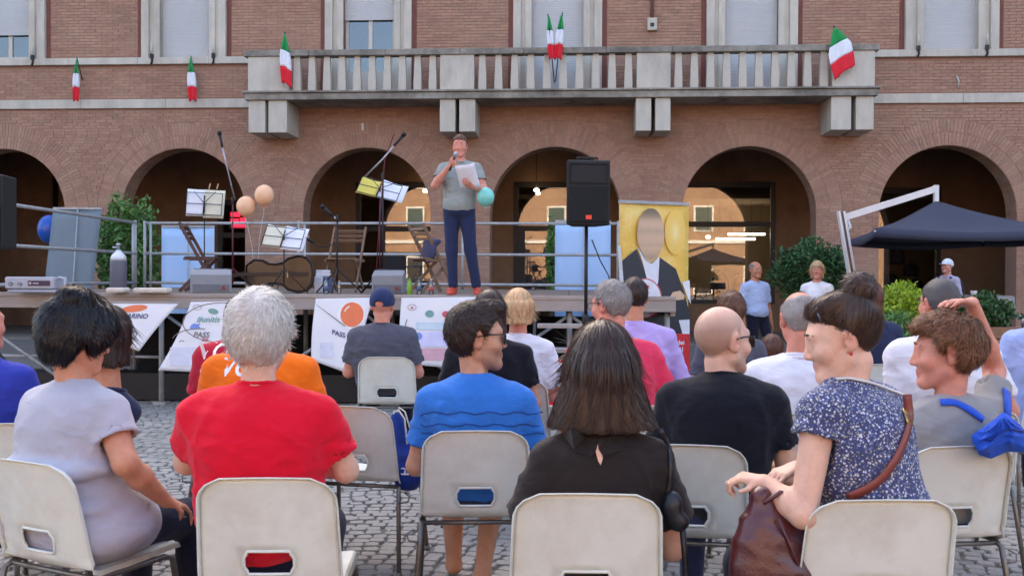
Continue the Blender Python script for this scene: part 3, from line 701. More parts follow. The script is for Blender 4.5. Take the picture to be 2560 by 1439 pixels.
def hair_field(style, x, y, z, o):
    bz, fz, t = o.get('bz', -.082), o.get('fz', .080), o.get('t', .016)
    if style in ('short', 'buzz', 'messy', 'quiff', 'spiky', 'receding'):
        tt = t; d = cran(x, y, z, t * .75, t, t * o.get('top', 1.0))
        if style == 'quiff': d = smn(d, ellf(x, y, z, (0, .055, .108), (.056, .045, .030)), .03)
        if style == 'messy': d = smn(d, ellf(x, y, z, (0, .062, .088), (.060, .036, .026)), .03)
        if style == 'spiky':
            d = smn(d, ellf(x, y, z, (0, -.045, -.015), (.086, .078, .105)), .03); d = smn(d, ellf(x, y, z, (.055, .045, .02), (.05, .06, .085)), .03); d = smn(d, ellf(x, y, z, (.03, -.05, .125), (.05, .05, .035)), .02)
        if style == 'messy' or style == 'spiky': d = d + lumps(x, y, z, .0025 if style == 'spiky' else .003, 55, 3)
        else: d = d + lumps(x, y, z, .0018, 55, 4)
        if style in ('short', 'messy', 'quiff'):     # locks swirling out from the crown
            cx_, cy_, cz_ = o.get('crown', (0.005, -.065, .118)); ph = np.arctan2(x - cx_, z - cz_ + (y - cy_) * .8); rr = np.sqrt((x - cx_) ** 2 + (y - cy_) ** 2 + (z - cz_) ** 2)
            d = d + o.get('lock', .0018) * np.sin(17 * ph + 55 * rr + 2 * np.sin(40 * y)) * np.clip(rr / .05, 0, 1) + o.get('lock', .0018) * .7 * np.sin(31 * ph - 40 * rr + 3 * np.sin(60 * z))
        hl = hairline(y, np.abs(x), bz, fz) + .006 * np.sin(90 * y + 40 * x)
        if style == 'spiky': hl = np.where(x > .02, np.interp(y, [-.14, -.03, .0, .02, .05, .1], [bz, bz + .02, -.02, -.055, -.045, .03]), np.interp(y, [-.14, -.03, .02, .05, .1], [bz, bz + .01, -.03, .02, .06]))
        d = smx(d, (hl - z) * .8, .008)
        if style == 'receding': d = smx(d, (y * .55 + z - o.get('rec', .085)) * .8, .01)
        return d
    if style in ('bob', 'long'):
        zb = o.get('zb', -.20); d = cran(x, y, z, .016, .022, .022); f = np.clip((.05 - z) / (.05 - zb), 0, 1)
        rx = .090 + o.get('flare', .022) * f ** 1.3; ry = .116 - .006 * f; yc = -.014 - .012 * f
        q = np.sqrt((x / rx) ** 2 + ((y - yc) / ry) ** 2); sk = (q - 1) * np.minimum(rx, ry); sk = smx(sk, zb + .0 - z + lumps(x, y, 0 * z, .006, 70, 5), .012); sk = smx(sk, z - .05, .01)
        d = smn(d, sk, .03); ph = np.arctan2(x, -y - .02); d = d + .0022 * np.sin(22 * ph + 2 * np.sin(z * 20)) * np.clip(.5 + f, 0, 1)
        fw = np.where(z > .055, .12, np.interp(np.abs(x), [0, .055, .075, .1], [.015, .02, .05, .07])); d = smx(d, y - fw - .25 * np.maximum(z - .055, 0), .012); return d
    if style == 'bun':
        d = cran(x, y, z, .007, .010, .012)
        d = smn(d, ellf(x, y, z, (-.01, .020, .094), (.056, .055, .022)), .03)
        hl = np.interp(y, [-.14, -.065, -.045, -.03, .0, .03, .06, .1], [-.086, -.076, -.050, -.012, .030, .046, .066, .084]); d = smx(d, (hl - z) * .85, .008)
        ph = np.arctan2(x, z); d = d + .0022 * np.sin(30 * x + 24 * y + 3 * np.sin(26 * z)) ; b = ellf(x, y, z, (.010, -.086, .128), (.050, .046, .042)); th = np.arctan2(y + .086, x - .010)
        b = b + .004 * np.sin(3 * th + 90 * (z - .128)); d = smn(d, b, .012); return d
    if style == 'cap':
        d = cran(x, y, z, .015, .017, .016); hl = np.interp(y, [-.14, -.02, .05, .12], [-.008, -.004, .030, .042]); d = smx(d, hl - z, .006)
        if o.get('back', True): d = smx(d, -ellf(x, y, z, (0, -.115, .012), (.034, .05, .020)), .004)
        return smn(d, ellf(x, y, z, (0, .125 if o.get('brim', 1) else 0, .036), (.066, .062, .010) if o.get('brim', 1) else (.01, .01, .01)), .012)
def hair_flow(style, P, o):
    x, y, z = P.T; c = np.array(o.get('crown', (0.005, -.065, .118)))
    rad = P - c
    if style in ('bob', 'long'): f = np.stack([x * 2.0, (y + .02) * 1.2, -np.full_like(x, .16)], 1); top = z > .075; rt = P - np.array((0, -.02, .10)); f[top] = rt[top]; return f
    if style == 'bun': return np.array((.010, -.080, .120)) - P
    if style in ('quiff',): f = rad.copy(); m = y > -.02; f[m] = np.stack([0 * x[m], np.full(m.sum(), .06), .04 - .5 * np.abs(x[m])], 1); return f
    sw = np.cross(rad, np.array([0, 0, 1.0])) * o.get('whorl', .35); f = rad + sw; f[:, 2] -= .02
    if style == 'spiky': f = f + np.array([0, -.02, 0])
    return f
def strands(P, N, fl, n, length, width, lift, rng, segs=4, jit=.35, zmin=None, bnd=.22):
    idx = rng.choice(len(P), n); p = P[idx] + rng.normal(0, .0025, (n, 3)); nm = N[idx]; f = fl[idx] + rng.normal(0, 1, (n, 3)) * np.linalg.norm(fl[idx], axis=1)[:, None] * jit
    f -= nm * (f * nm).sum(1)[:, None]; f /= np.maximum(np.linalg.norm(f, axis=1), 1e-6)[:, None]; wd = np.cross(f, nm); L_ = length * rng.uniform(.5, 1.2, n)[:, None]
    if zmin is not None: L_ = np.minimum(L_, np.maximum(p[:, 2:3] - zmin, .008))
    base = p - nm * .004; Vs = []
    bend = rng.normal(0, bnd, (n, 1)); kap = np.clip(nm[:, 2:3] + .3, 0, 1) * 4.0
    for k in range(segs + 1):
        t = k / segs; c = base + f * L_ * t + nm * (lift * math.sin(min(t * 1.9, 1.57)) - lift * .75 * t * t + .0035) + wd * bend * L_ * t * t - nm * kap * (L_ * t) ** 2; ww = width * (1 - t ** 2 * .85) * .5; Vs += [c - wd * ww, c + wd * ww]
    V = np.stack(Vs, 1).reshape(-1, 3); m = 2 * (segs + 1); q = np.array([(2 * k, 2 * k + 1, 2 * k + 3, 2 * k + 2) for k in range(segs)]); return V, (q[None] + (np.arange(n) * m)[:, None, None]).reshape(-1, 4)
def build_hair(parent, M, hs, style, m, o, seed, n=2600):
    rng = np.random.default_rng(seed); zb = o.get('zb', -.12); h = o.get('vox', .0055)
    s = SDF((-.15, -.165, min(zb, -.12) - .03), (.15, .175, .19), h); x, y, z = np.meshgrid(*s.ax, indexing='ij'); s.D = hair_field(style, x, y, z, o).astype(np.float32)
    P, Q = s.mesh(); P = relax(P, Q, 1); Vh, Qh = P, Q
    if n:
        Nn = normals(P, Q); fl = hair_flow(style, P, o)
        Ls = {'bob': .085, 'long': .10, 'bun': .045, 'short': .026, 'messy': .032, 'spiky': .034, 'quiff': .026, 'buzz': .008, 'receding': .018}.get(style, .02) * o.get('len', 1)
        li = {'bob': .0003, 'long': .001, 'bun': .0008, 'short': .004, 'messy': .008, 'spiky': .006, 'quiff': .006, 'buzz': .001, 'receding': .003}.get(style, .003) * o.get('lift', 1)
        keep = np.nonzero(Nn[:, 2] > -.8)[0]; V2, Q2 = strands(P[keep], Nn[keep], fl[keep], n, Ls, o.get('sw', .0023), li, rng, jit=o.get('jit', .06 if style in ('bob', 'bun', 'long') else .26), zmin=zb - .006 if style in ('bob', 'long') else None, bnd=.07 if style in ('bob', 'bun') else .2)
        Qh = np.concatenate([Q, Q2 + len(P)]); Vh = np.concatenate([P, V2])
    Mx = np.array(M.to_3x3()) * hs; Vw = Vh @ Mx.T + np.array(M.translation); return link("cap" if style == 'cap' else "hair", np_mesh("hair", Vw, Qh, m), parent)
def ring(mb, c, rx, ry, r, tilt=0.0, n=24, gap=None):
    pts = []
    for k in range(n):
        a = 2 * PI * k / n; pts.append((c[0] + rx * math.cos(a), c[1] + ry * math.sin(a), c[2] - tilt * math.sin(a)))
    mb.tube(pts, r, 6, closed=True); return mb

def lean_on(s, t, ch_):
    # the back presses against the chair's back rest instead of passing through it
    bpy.context.view_layer.update(); Mx = t.matrix_world.inverted() @ ch_.matrix_world; p = Mx @ Vector((0, -.2425, .60)); n = (Mx.to_3x3() @ Vector((0, -.968, -.25))).normalized(); p = p - n * .012
    s.plane(tuple(p), tuple(n), lo=(-.7, -.7, .30), hi=(.7, .7, .86), k=.03)
def person(label, px, py, d, face=0, pose='sit', z0=0.0, skin=None, shirt=None, pants=None, shoes=None, hair=None, style='short', ho=None, lean=-.04, lx=0.0, slouch=0.03,
           sw=.172, b=1.0, bel=1.0, hs=1.0, rolls=(), yaw=0, pitch=0, roll=0, arms=None, sleeve=.62, seed=1, nh=2400, collar='round', fold=.006, long_top=False, eyes=False, stub=None,
           neck=1.0, vox=.012, hand_fine=(), legs='trousers', brow=None, glasses=None, group=None, feet=None, hipw=1.0, extra=None, legpose=None, flare=0.0, ears=1.0, nk=.045, on=None, seat=None):
    ho = ho or {}; W = at(px, py, d); ht = W.z - z0; th = R(face); cs, sn = math.cos(th), math.sin(th)
    base = Vector((W.x - (lx * cs - lean * sn), W.y - (lx * sn + lean * cs), z0)); t = thing("person", label, "person", base, th, group)
    zh = .535 if pose == 'sit' else ht * .53; zn = ht - .252 * hs - nk; zs = ht - .318 * hs - .012 - nk
    NB = V3(lx, lean - .012, zn); ch = V3(lx * .7, lean * .6 - slouch * .6, zh + .60 * (zn - zh)); wa = V3(lx * .3, -.01 - slouch * .8, zh + .24 * (zn - zh)); hp = V3(0, 0, zh)
    M = Matrix.Translation(Vector((lx, lean, ht - .118 * hs))) @ Euler((0, 0, R(yaw))).to_matrix().to_4x4() @ Euler((R(-pitch), R(roll), 0)).to_matrix().to_4x4()
    Hc = np.array(M.translation); t['_h'] = 0; del t['_h']
    A = {}
    for sd, e in (('L', -1), ('R', 1)):
        df = (V3(e * (sw + .075), ch[1] + .05, zs - .285), V3(e * .13, .26, .68 if pose == 'sit' else zs - .45), V3(-e * .4, .8, -.5), V3(0, -.3, -1), .5)
        if pose == 'stand': df = (V3(e * (sw + .06), ch[1] - .02, zs - .29), V3(e * (sw + .07), ch[1] + .06, zs - .53), V3(0, .15, -1), V3(-e, 0, 0), .45)
        A[sd] = list(df)
        if arms and sd in arms:
            for i, val in enumerate(arms[sd]):
                if isinstance(val, tuple) and val[0] == 'px':
                    bpy.context.view_layer.update(); val = t.matrix_world.inverted() @ at(*val[1:])
                    if i == 2: val = np.array(val) - A[sd][1]
                if val is not None: A[sd][i] = np.array(val, float) if i < 4 else val
    SH = {'L': V3(lx * .85 - sw, ch[1] * .5 + NB[1] * .5 + .005, zs), 'R': V3(lx * .85 + sw, ch[1] * .5 + NB[1] * .5 + .005, zs)}
    if extra and 'sh' in extra:
        for k_, v_ in extra['sh'].items(): SH[k_] = SH[k_] + np.array(v_)
    # body
    pts = [Hc - .2, Hc + .2, hp - .15, hp + .15] + [q for sd in A for q in (A[sd][0] - .09, A[sd][0] + .09, A[sd][1] - .2, A[sd][1] + .2, SH[sd] - .1, SH[sd] + .1)]
    LEG = {}
    for sd, e in (('L', -1), ('R', 1)):
        if pose == 'sit': LEG[sd] = (V3(e * .09, .02, zh - .01), V3(e * .14, .42, .50), V3(e * .14, .40, .075), V3(e * .15, .52, .045))
        else: LEG[sd] = (V3(e * .085, 0, zh), V3(e * .095, .03, zh * .52), V3(e * .10, -.01, .075), V3(e * .12, .13, .04))
        if legpose and sd in legpose: LEG[sd] = tuple(np.array(q, float) for q in legpose[sd])
    if legs == 'shorts': pts += [q for sd in LEG for q in (LEG[sd][2] - .1, LEG[sd][1] + .1)]
    lo = np.min(pts, 0); hi = np.max(pts, 0); fh = .0065 if d < 6 else .0085
    fx = [(Hc[0] - .11, Hc[0] + .11, fh)]; fy = [(Hc[1] - .13, Hc[1] + .15, fh)]; fz = [(Hc[2] - .14, Hc[2] + .14, fh)]
    for sd in hand_fine:
        c = A[sd][1] + A[sd][2] / np.linalg.norm(A[sd][2]) * .08
        fx.append((c[0] - .11, c[0] + .11, .006)); fy.append((c[1] - .11, c[1] + .11, .006)); fz.append((c[2] - .11, c[2] + .11, .006))
    s = SDF(lo, hi, .014, fx, fy, fz)
    s.cone(NB + V3(0, 0, -.02), np.array(M @ Vector((0, -.02 * hs, -.075 * hs))), .060 * neck, .053 * neck, .03)
    s.cone(NB - V3(0, 0, .06), ch, .07, .10, .03); s.cone(ch, wa, .10, .10, .03); s.cone(wa, hp, .10, .11, .03)
    for sd, e in (('L', -1), ('R', 1)):
        s.cone(NB - V3(0, 0, .02), SH[sd], .045, .05, .03); el, wr, hd, pn, cu = A[sd]; fem = .92 if sw < .165 else 1.0
        s.cone(SH[sd], el, .052 * fem * b ** .5, .042 * fem, .02); s.cone(el, el + (wr - el) * .35, .043 * fem, .043 * fem, .02); s.cone(el + (wr - el) * .35, wr, .043 * fem, .027 * fem, .02); add_hand(s, wr, hd, pn, e, cu, .95 * fem)
        if legs == 'shorts':
            h0, kn, an, toe = LEG[sd]; s.cone(hp, h0, .09, .08, .03); s.cone(h0, kn, .085, .058, .02); s.cone(kn, kn + (an - kn) * .35, .054, .056, .02); s.cone(kn + (an - kn) * .35, an, .056, .036, .02); s.cone(an, toe, .04, .035, .02)
    add_head(s, M, hs, ears=ears)
    P, Q = s.mesh(); P = relax(P, Q, 1, .4); Li = np.array(M.inverted().to_3x3()); hl = (P - Hc) @ Li.T / hs; tone = np.zeros(len(P)); hy = np.zeros(len(P))
    g = lambda c, r: np.exp(-(((hl - np.array(c)) / r) ** 2).sum(1))
    for e in (-1, 1): tone += .75 * g((e * .082, -.012, -.004), .026) + .25 * g((e * .045, .07, -.03), .03)
    tone += .3 * g((0, .11, -.03), .016) + .9 * np.exp(-((hl[:, 0] / .022) ** 2 + ((hl[:, 2] + .064) / .009) ** 2 + ((hl[:, 1] - .092) / .02) ** 2))
    if stub:
        kd, am = stub
        if kd in ('beard', 'both'): hy += am * np.clip(1 - np.abs(hl[:, 0]) / .11, 0, 1) * ((hl[:, 2] < -.035) & (hl[:, 1] > -.005 - (hl[:, 2] + .04) * .3) & (hl[:, 2] > -.128) & ~((np.abs(hl[:, 2] + .064) < .010) & (np.abs(hl[:, 0]) < .02)))
        if kd in ('scalp', 'both'): hy += am * (cran(hl[:, 0], hl[:, 1], hl[:, 2], .012) < 0) * np.clip((hl[:, 2] - hairline(hl[:, 1], 0, -.075, .075)) / .02, 0, 1) * np.clip(1.15 - (hl[:, 2] - .03) / .07, 0, 1)
    link("body", np_mesh("body", P, Q, skin, attrs={'tone': np.clip(tone, 0, 1), 'hairy': np.clip(hy, 0, 1)}), t)
    # top
    if shirt is not None:
        c2 = [ch - .3, ch + .3, hp - .24, hp + .26, NB + .12] + [q for sd in A for q in (SH[sd] - .12, SH[sd] + .12, A[sd][0] - .12, A[sd][0] + .12)] + ([q for sd in A for q in (A[sd][1] - .08, A[sd][1] + .08)] if sleeve == 'long' else [])
        s = SDF(np.min(c2, 0), np.max(c2, 0), vox)
        s.ell(ch, (sw * 1.0 * b, .120 * b, .20), .03); s.cone(SH['L'] * .80 + SH['R'] * .20 + V3(0, -.01, -.005), SH['R'] * .80 + SH['L'] * .20 + V3(0, -.01, -.005), .074 * b ** .5, None, .04)
        for sd in A: s.cone(NB + V3(0, 0, -.006), SH[sd] + V3(0, -.005, .004), .052, .050 * b ** .5, .05)
        s.ell(ch + V3(0, -.045, .05), (sw * .92 * b, .085 * b, .15), .04)
        s.ell(wa + V3(0, .02, .02), (sw * .94 * b * bel, .125 * b * bel, .20), .06); s.ell(hp + V3(0, .01, .05), (.175 * b * hipw, .145 * b * hipw, .13 if not long_top else .17), .05)
        if long_top: s.ell(hp + V3(0, -.01, -.0), (.20 * b * hipw, .16 * b * hipw, .12), .05); s.cone(V3(-.09, 0, zh), V3(-.11, .14, zh), .10 * b, .09 * b, .04); s.cone(V3(.09, 0, zh), V3(.11, .14, zh), .10 * b, .09 * b, .04)
        for sd, e in (('L', -1), ('R', 1)):
            el, wr = A[sd][0], A[sd][1]
            if sleeve == 'long': s.cone(SH[sd], el, .066 * b ** .5, .054, .03); s.cone(el, wr, .054, .040, .02, flat=.96)
            elif sleeve:
                s.cone(SH[sd], SH[sd] + (el - SH[sd]) * sleeve, .064 * b ** .5, .066 * b ** .5 + flare, .04, flat=.97)
        for dz, gw in rolls: s.ell(wa + V3(0, .0, dz), (sw * 1.02 * b * gw, .150 * b * gw, .062), .012)
        s.warp(fold_fn(seed, fold))
        def pulls(x, y, z):
            o = 0
            for e in (-1, 1):      # creases running in from the armpits, and a bunch above the waist
                dx, dz_ = x - e * (sw * .95) - lx * .8, z - (zs - .10); r_ = np.sqrt(dx * dx + dz_ * dz_ + (y - SH['L'][1]) ** 2 * .3); an = np.arctan2(dz_, -e * dx + 1e-6)
                o = o + np.exp(-((r_ - .09) / .075) ** 2) * (1 - np.abs(np.sin(3.4 * an + seed + 5 * r_ + e))) ** 3
            o = o + .7 * np.exp(-((z - zh - .20) / .09) ** 2) * (1 - np.abs(np.sin(34 * z + 2.4 * np.sin(7 * x + seed) + 9 * y))) ** 3
            return -(.004 + fold * .45) * o
        s.warp(pulls)
        if sleeve and sleeve != 'long':
            for sd in A:
                a = SH[sd] + (A[sd][0] - SH[sd]) * sleeve * .80; s.cone(a, SH[sd] + (A[sd][0] - SH[sd]) * (sleeve + .25), .054 * b ** .5 + flare * .6, .055 * b ** .5 + flare, .004, 's')
        if sleeve == 0 or sleeve is None:
            for sd in A: s.cone(SH[sd] + (A[sd][0] - SH[sd]) * .10, A[sd][0], .056, .055, .01, 's')
        if on is not None: lean_on(s, t, on)
        s.cone(NB + V3(0, .012, .012), np.array(M @ Vector((0, -.01, -.05))), .060 * neck, .062 * neck, .006, 's')
        P, Q = s.mesh(); P = relax(P, Q, 1, .4); link("top" if long_top else "shirt", np_mesh("shirt", P, Q, shirt), t)
        if collar:
            m = MB(); c = NB + V3(0, .012, .013)
            if collar == 'round': ring(m, c, .069 * neck, .067 * neck, .0095, .016)
            else: ring(m, c, .066 * neck, .066 * neck, .012, .012); ring(m, c + V3(0, -.002, -.018), .073 * neck, .071 * neck, .011, .016)
            m.build("collar", shirt, t)
    # legs
    if pants is not None:
        c2 = [hp - .26, hp + .26] + [q for sd in LEG for q in (LEG[sd][1] - .12, LEG[sd][1] + .12, LEG[sd][2] - .1, LEG[sd][2] + .1)]
        s = SDF(np.min(c2, 0), np.max(c2, 0), .016); s.ell(hp + V3(0, .02, -.045 if pose == 'sit' else -.005), (.160 * b * hipw, .120 * b * hipw, .085), .03)
        for sd in LEG:
            h0, kn, an, toe = LEG[sd]
            if legs == 'shorts': s.cone(h0, kn, .095 * b ** .5, .078, .03, flat=.92)
            else: s.cone(h0, kn, .092 * b ** .5, .067, .03); s.cone(kn, an, .066, .052, .03, flat=.97)
        s.warp(fold_fn(seed + 50, .005, .6))
        if on is not None: lean_on(s, t, on)
        P, Q = s.mesh(); P = relax(P, Q, 1, .4); link("shorts" if legs == 'shorts' else "trousers", np_mesh("trousers", P, Q, pants), t)
    if pose == 'stand' or shoes is not None:
        for sd in LEG:
            an, toe = LEG[sd][2], LEG[sd][3]; s = SDF(np.minimum(an, toe) - .12, np.maximum(an, toe) + .12, .010); s.cone(an + V3(0, 0, -.02), toe + V3(0, 0, .01), .045, .038, .03); s.ell(toe * .55 + an * .45 + V3(0, 0, -.03), (.05, .13, .03), .02); s.plane((0, 0, .004), (0, 0, -1)); P, Q = s.mesh(); link("shoe", np_mesh("shoe", P, Q, shoes or M_shoe), t)
    if hair is not None and style != 'none': build_hair(t, M, hs, style, hair, ho, seed, nh)
    def hp3(x, y, z): return M @ Vector((x * hs, y * hs, z * hs))
    if eyes:
        for e in (-1, 1):
            m = MB(); c = hp3(e * .031, .0775, .005); q = M.to_3x3(); fw = q @ Vector((0, 1, 0)); Mx = fw.to_track_quat('Z', 'Y').to_matrix(); r = .0118 * hs
            m.lathe([(r * math.sin(a), r * math.cos(a)) for a in np.linspace(.0001, PI, 9)], c, 10, 0, True, Mx); m.lathe([(.0001, r * 1.02), (.0052 * hs, r * .93)], c, 10, 1, True, Mx); m.build("eye", [M_eye, M_iris], t)
    if brow or eyes:
        for e in (-1, 1):
            m = MB(); m.tube([hp3(e * .013, .0945, .030), hp3(e * .030, .093, .035), hp3(e * .050, .079, .027)], [.003, .0038, .002], 5); m.build("eyebrow", brow or hair, t)
    if glasses:
        m = MB()
        for e in (-1, 1):
            m.tube([hp3(e * .083, -.015, .008), hp3(e * .080, .03, .016), hp3(e * .070, .088, .016)], .0032 if glasses != 'thin' else .0018, 6)
            if glasses == 'thin':
                m.tube([hp3(e * .036 + .026 * math.cos(a), .103, .004 + .020 * math.sin(a)) for a in np.linspace(0, 2 * PI, 14, endpoint=False)], .0016, 5, closed=True)
            else:
                P = [(.060, .014), (.068, .004), (.062, -.018), (.044, -.026), (.022, -.022), (.010, -.004), (.012, .012)]; m.add([hp3(e * x, .108 - 4.5 * x * x, z) for x, z in P], [tuple(range(len(P)))], 1); m.tube([hp3(e * x, .1085 - 4.5 * x * x, z) for x, z in P], .0032, 6, closed=True)
        m.tube([hp3(-.012, .109, .010), hp3(0, .111, .012), hp3(.012, .109, .010)], .0025, 6); m.build("sunglasses" if glasses == 'sun' else "glasses", [M_blkpl, M_lens], t)
    if seat: chair_at("white chair mostly hidden under the " + seat, base.x - .05 * sn * -1 * -1, base.y + .05 * cs, face)
    t.update_tag(); return dict(t=t, M=M, NB=NB, ch=ch, wa=wa, hp=hp, SH=SH, A=A, ht=ht, hp3=hp3, zs=zs)
M_shoe = mat("dark_shoe", S(40, 36, 36), 0.6); M_eye = mat("eye_white", S(225, 218, 210), 0.3); M_iris = mat("iris", S(52, 36, 26), 0.2)
M_blkpl = mat("black_plastic", S(22, 22, 26), 0.3); M_lens = mat("dark_lens", S(14, 14, 18), 0.08, coat=0.5)
SK_fair = skin_mat("skin_fair", S(226, 180, 156)); SK_tan = skin_mat("skin_tan", S(205, 146, 116)); SK_red = skin_mat("skin_ruddy", S(214, 146, 124)); SK_olive = skin_mat("skin_olive", S(204, 152, 122), dark=(.035, .025, .022)); SK_warm = skin_mat("skin_warm", S(196, 132, 100))
H_white = hair_mat("hair_white", S(214, 208, 200), .16, .55); H_black = hair_mat("hair_black", S(24, 20, 24), .5, .35); H_brown = hair_mat("hair_brown", S(62, 45, 38), .20, .32); H_dark = hair_mat("hair_dark_brown", S(52, 38, 32), .45, .42)
H_chest = hair_mat("hair_chestnut", S(122, 82, 54), .55, .45); H_grey = hair_mat("hair_grey", S(150, 144, 140), .35, .5); H_blond = hair_mat("hair_blond", S(206, 172, 126), .35, .5); H_bun = hair_mat('hair_soft_brown', S(74, 54, 44), .3, .34); H_dgrey = hair_mat("hair_dark_grey", S(84, 80, 80), .35, .55); H_auburn = hair_mat("hair_auburn", S(104, 66, 48), .4, .45)

# ------------------------------------------------------------------ stacking chairs
M_shell = mat("chair_shell_plastic", S(228, 231, 221), 0.40, 0.05, 4, 0.03, 30, stain=S(178, 160, 136), sscale=3.2, samt=0.45, objrand=True, spec=0.4)
M_leg = mat("chair_steel", S(128, 122, 116), 0.42, 0.2, 30, metal=0.75, stain=S(100, 76, 56), sscale=12, samt=.5)
def make_chair_meshes():
    prof = [(-.300, .800), (-.296, .785), (-.290, .765), (-.284, .742), (-.276, .71), (-.266, .67), (-.257, .63), (-.249, .595), (-.243, .568), (-.238, .545), (-.232, .515), (-.226, .490), (-.217, .465), (-.200, .444), (-.172, .432), (-.13, .428), (-.06, .428), (.02, .431), (.09, .436), (.15, .440), (.19, .438), (.215, .426)]
    us = [-1, -.94, -.85, -.7, -.52, -.36, -.30, -.15, 0, .15, .30, .36, .52, .7, .85, .94, 1]; nu = len(us); rc = .075
    L_ = [0]
    for a, b in zip(prof[:-1], prof[1:]): L_.append(L_[-1] + math.hypot(b[0] - a[0], b[1] - a[1]))
    V = []; F = []
    for j, (y, z) in enumerate(prof):
        w_ = .222 - .012 * max(0, (z - .5) / .3) if j < 13 else .226; s_ = L_[j]
        if s_ < rc: w_ = w_ - rc + math.sqrt(max(rc * rc - (rc - s_) ** 2, 0)) if s_ > 0 else w_ - rc
        e = L_[-1] - s_
        if e < .05: w_ = w_ - .05 + math.sqrt(max(.0025 - (.05 - e) ** 2, 0))
        for u in us:
            x = u * w_; cu = .030 * (u * w_ / .22) ** 2; back = j < 13
            V.append((x, y + (cu if back else 0), z + (0 if back else .012 * (u * w_ / .22) ** 2 * (1 if j > 14 else .5)) + (.010 * (1 - (x / .2) ** 2) * max(0, 1 - s_ / .1) if back else 0)))
    jh0, jh1 = 8, 11; iu0, iu1 = 5, 11
    for jj, ii, dx, dz in ((8, 5, 1, -1), (8, 11, -1, -1), (11, 5, 1, 1), (11, 11, -1, 1)):
        x, y, z = V[jj * nu + ii]; V[jj * nu + ii] = (x + dx * .010, y, z + dz * .008)
    for j in range(len(prof) - 1):
        for i in range(nu - 1):
            if jh0 - 0 <= j < jh1 and iu0 <= i < iu1: continue
            F.append((j * nu + i, j * nu + i + 1, (j + 1) * nu + i + 1, (j + 1) * nu + i))
    # rolled edge turned towards the back
    bd = [j * nu for j in range(len(prof) - 1, -1, -1)] + [i for i in range(1, nu)] + [j * nu + nu - 1 for j in range(1, len(prof))]
    o = len(V)
    for q in bd:
        x, y, z = V[q]; back = (q // nu) < 13; cx = .006 * (1 if x > 0 else -1) if abs(x) > .1 else 0; V.append((x + cx, y - (.017 if back else 0), z + (.004 if q < nu else 0) - (0 if back else .016)))
    for k in range(len(bd) - 1): F.append((bd[k], bd[k + 1], o + k + 1, o + k))
    mb = MB(); mb.add(V, F, 0, True); shell = mb.mesh("shell", M_shell)
    hole = [V[j * nu + i] for j, i in [(jh0, i) for i in range(iu0, iu1 + 1)] + [(j, iu1) for j in range(jh0 + 1, jh1 + 1)] + [(jh1, i) for i in range(iu1 - 1, iu0 - 1, -1)] + [(j, iu0) for j in range(jh1 - 1, jh0, -1)]]
    mb = MB(); mb.tube([(x, y - .002, z) for x, y, z in hole], .0055, 6, closed=True); rim = mb.mesh("handle_rim", M_shell)
    fr = []
    for s_ in (-1, 1):
        m = MB(); m.tube([(s_ * .255, -.275, 0.0), (s_ * .232, -.215, .30), (s_ * .225, -.195, .400), (s_ * .222, -.16, .414), (s_ * .222, .12, .414), (s_ * .225, .155, .40), (s_ * .245, .22, 0.0)], .0115, 8); m.lathe([(.016, 0), (.016, .022)], (s_ * .255, -.275, .0), 8); m.lathe([(.016, 0), (.016, .022)], (s_ * .245, .22, 0), 8)
        m.tube([(s_ * .232, -.215, .34), (s_ * .275, -.215, .345), (s_ * .285, -.2, .37), (s_ * .255, -.19, .385)], .004, 5); fr.append(m.mesh("leg_frame", M_leg))
    cb = []
    for yy in (-.17, .10): m = MB(); m.tube([(-.222, yy, .408), (.222, yy, .408)], .010, 8); cb.append(m.mesh("cross_bar", M_leg))
    return shell, rim, fr, cb
CHAIR = make_chair_meshes()
def chair_at(label, x, y, face):
    t = thing("stacking_chair", label, "chair", (x, y, 0), R(face), "white plastic audience chairs"); return fill_chair(t)
def chair(label, px, py, d, face=0):
    """px, py, d: middle of the top edge of the back rest"""
    p = at(px, py, d); th = R(face); off = Vector((0, -.30, 0)); off.rotate(Euler((0, 0, th))); t = thing("stacking_chair", label, "chair", (p.x - off.x, p.y - off.y, 0), th, "white plastic audience chairs")
    return fill_chair(t)
def fill_chair(t):
    shell, rim, fr, cb = CHAIR; o = link("shell", shell, t); md = o.modifiers.new("solid", 'SOLIDIFY'); md.thickness = .005; md.offset = 0
    link("handle_rim", rim, o); link("leg_frame", fr[0], t); link("leg_frame", fr[1], t); link("cross_bar", cb[0], t); link("cross_bar", cb[1], t); return t
# ------------------------------------------------------------------ stage
ZD = 1.22
M_deck = mat("stage_deck_ply", S(120, 104, 92), 0.75, 0.2, 5, stain=S(80, 70, 62), samt=.4)
M_alu = mat("galvanised_steel", S(172, 172, 172), 0.5, 0.15, 12, metal=0.15, stain=S(110, 108, 104), sscale=8, samt=.5)
M_trim = mat("stage_edge_beam", S(168, 156, 148), 0.6, 0.2, 6, stain=S(110, 98, 88), sscale=3, samt=.55)
M_black = mat("black_paint", S(26, 26, 29), 0.55, 0.15)
M_spk = mat("speaker_cabinet", S(24, 24, 27), 0.7, 0.1, 40, .2, 200)
SL, SR = -6.15, 1.75
stg = thing("stage", "raised open-air stage platform with plywood deck on steel legs", "stage", (0, 10.75, 0), R(-3))
n_p = 7; pw = (SR - SL) / n_p
for i in range(n_p):
    for j in range(3):
        m = MB(); m.bx(SL + i * pw + .004, SL + (i + 1) * pw - .004, .05 + j * 1.85, .05 + (j + 1) * 1.85 - .008, ZD - .045, ZD); m.build("deck_panel", M_deck, stg)
m = MB(); m.bx(SL, SR, 0.0, .05, ZD - .15, ZD + .012); m.bx(SL, SR, -.012, .0, ZD - .155, ZD - .12); m.bx(SL, SR, -.012, 0, ZD - .03, ZD + .01); m.build("front_beam", M_trim, stg, bevel=.004)
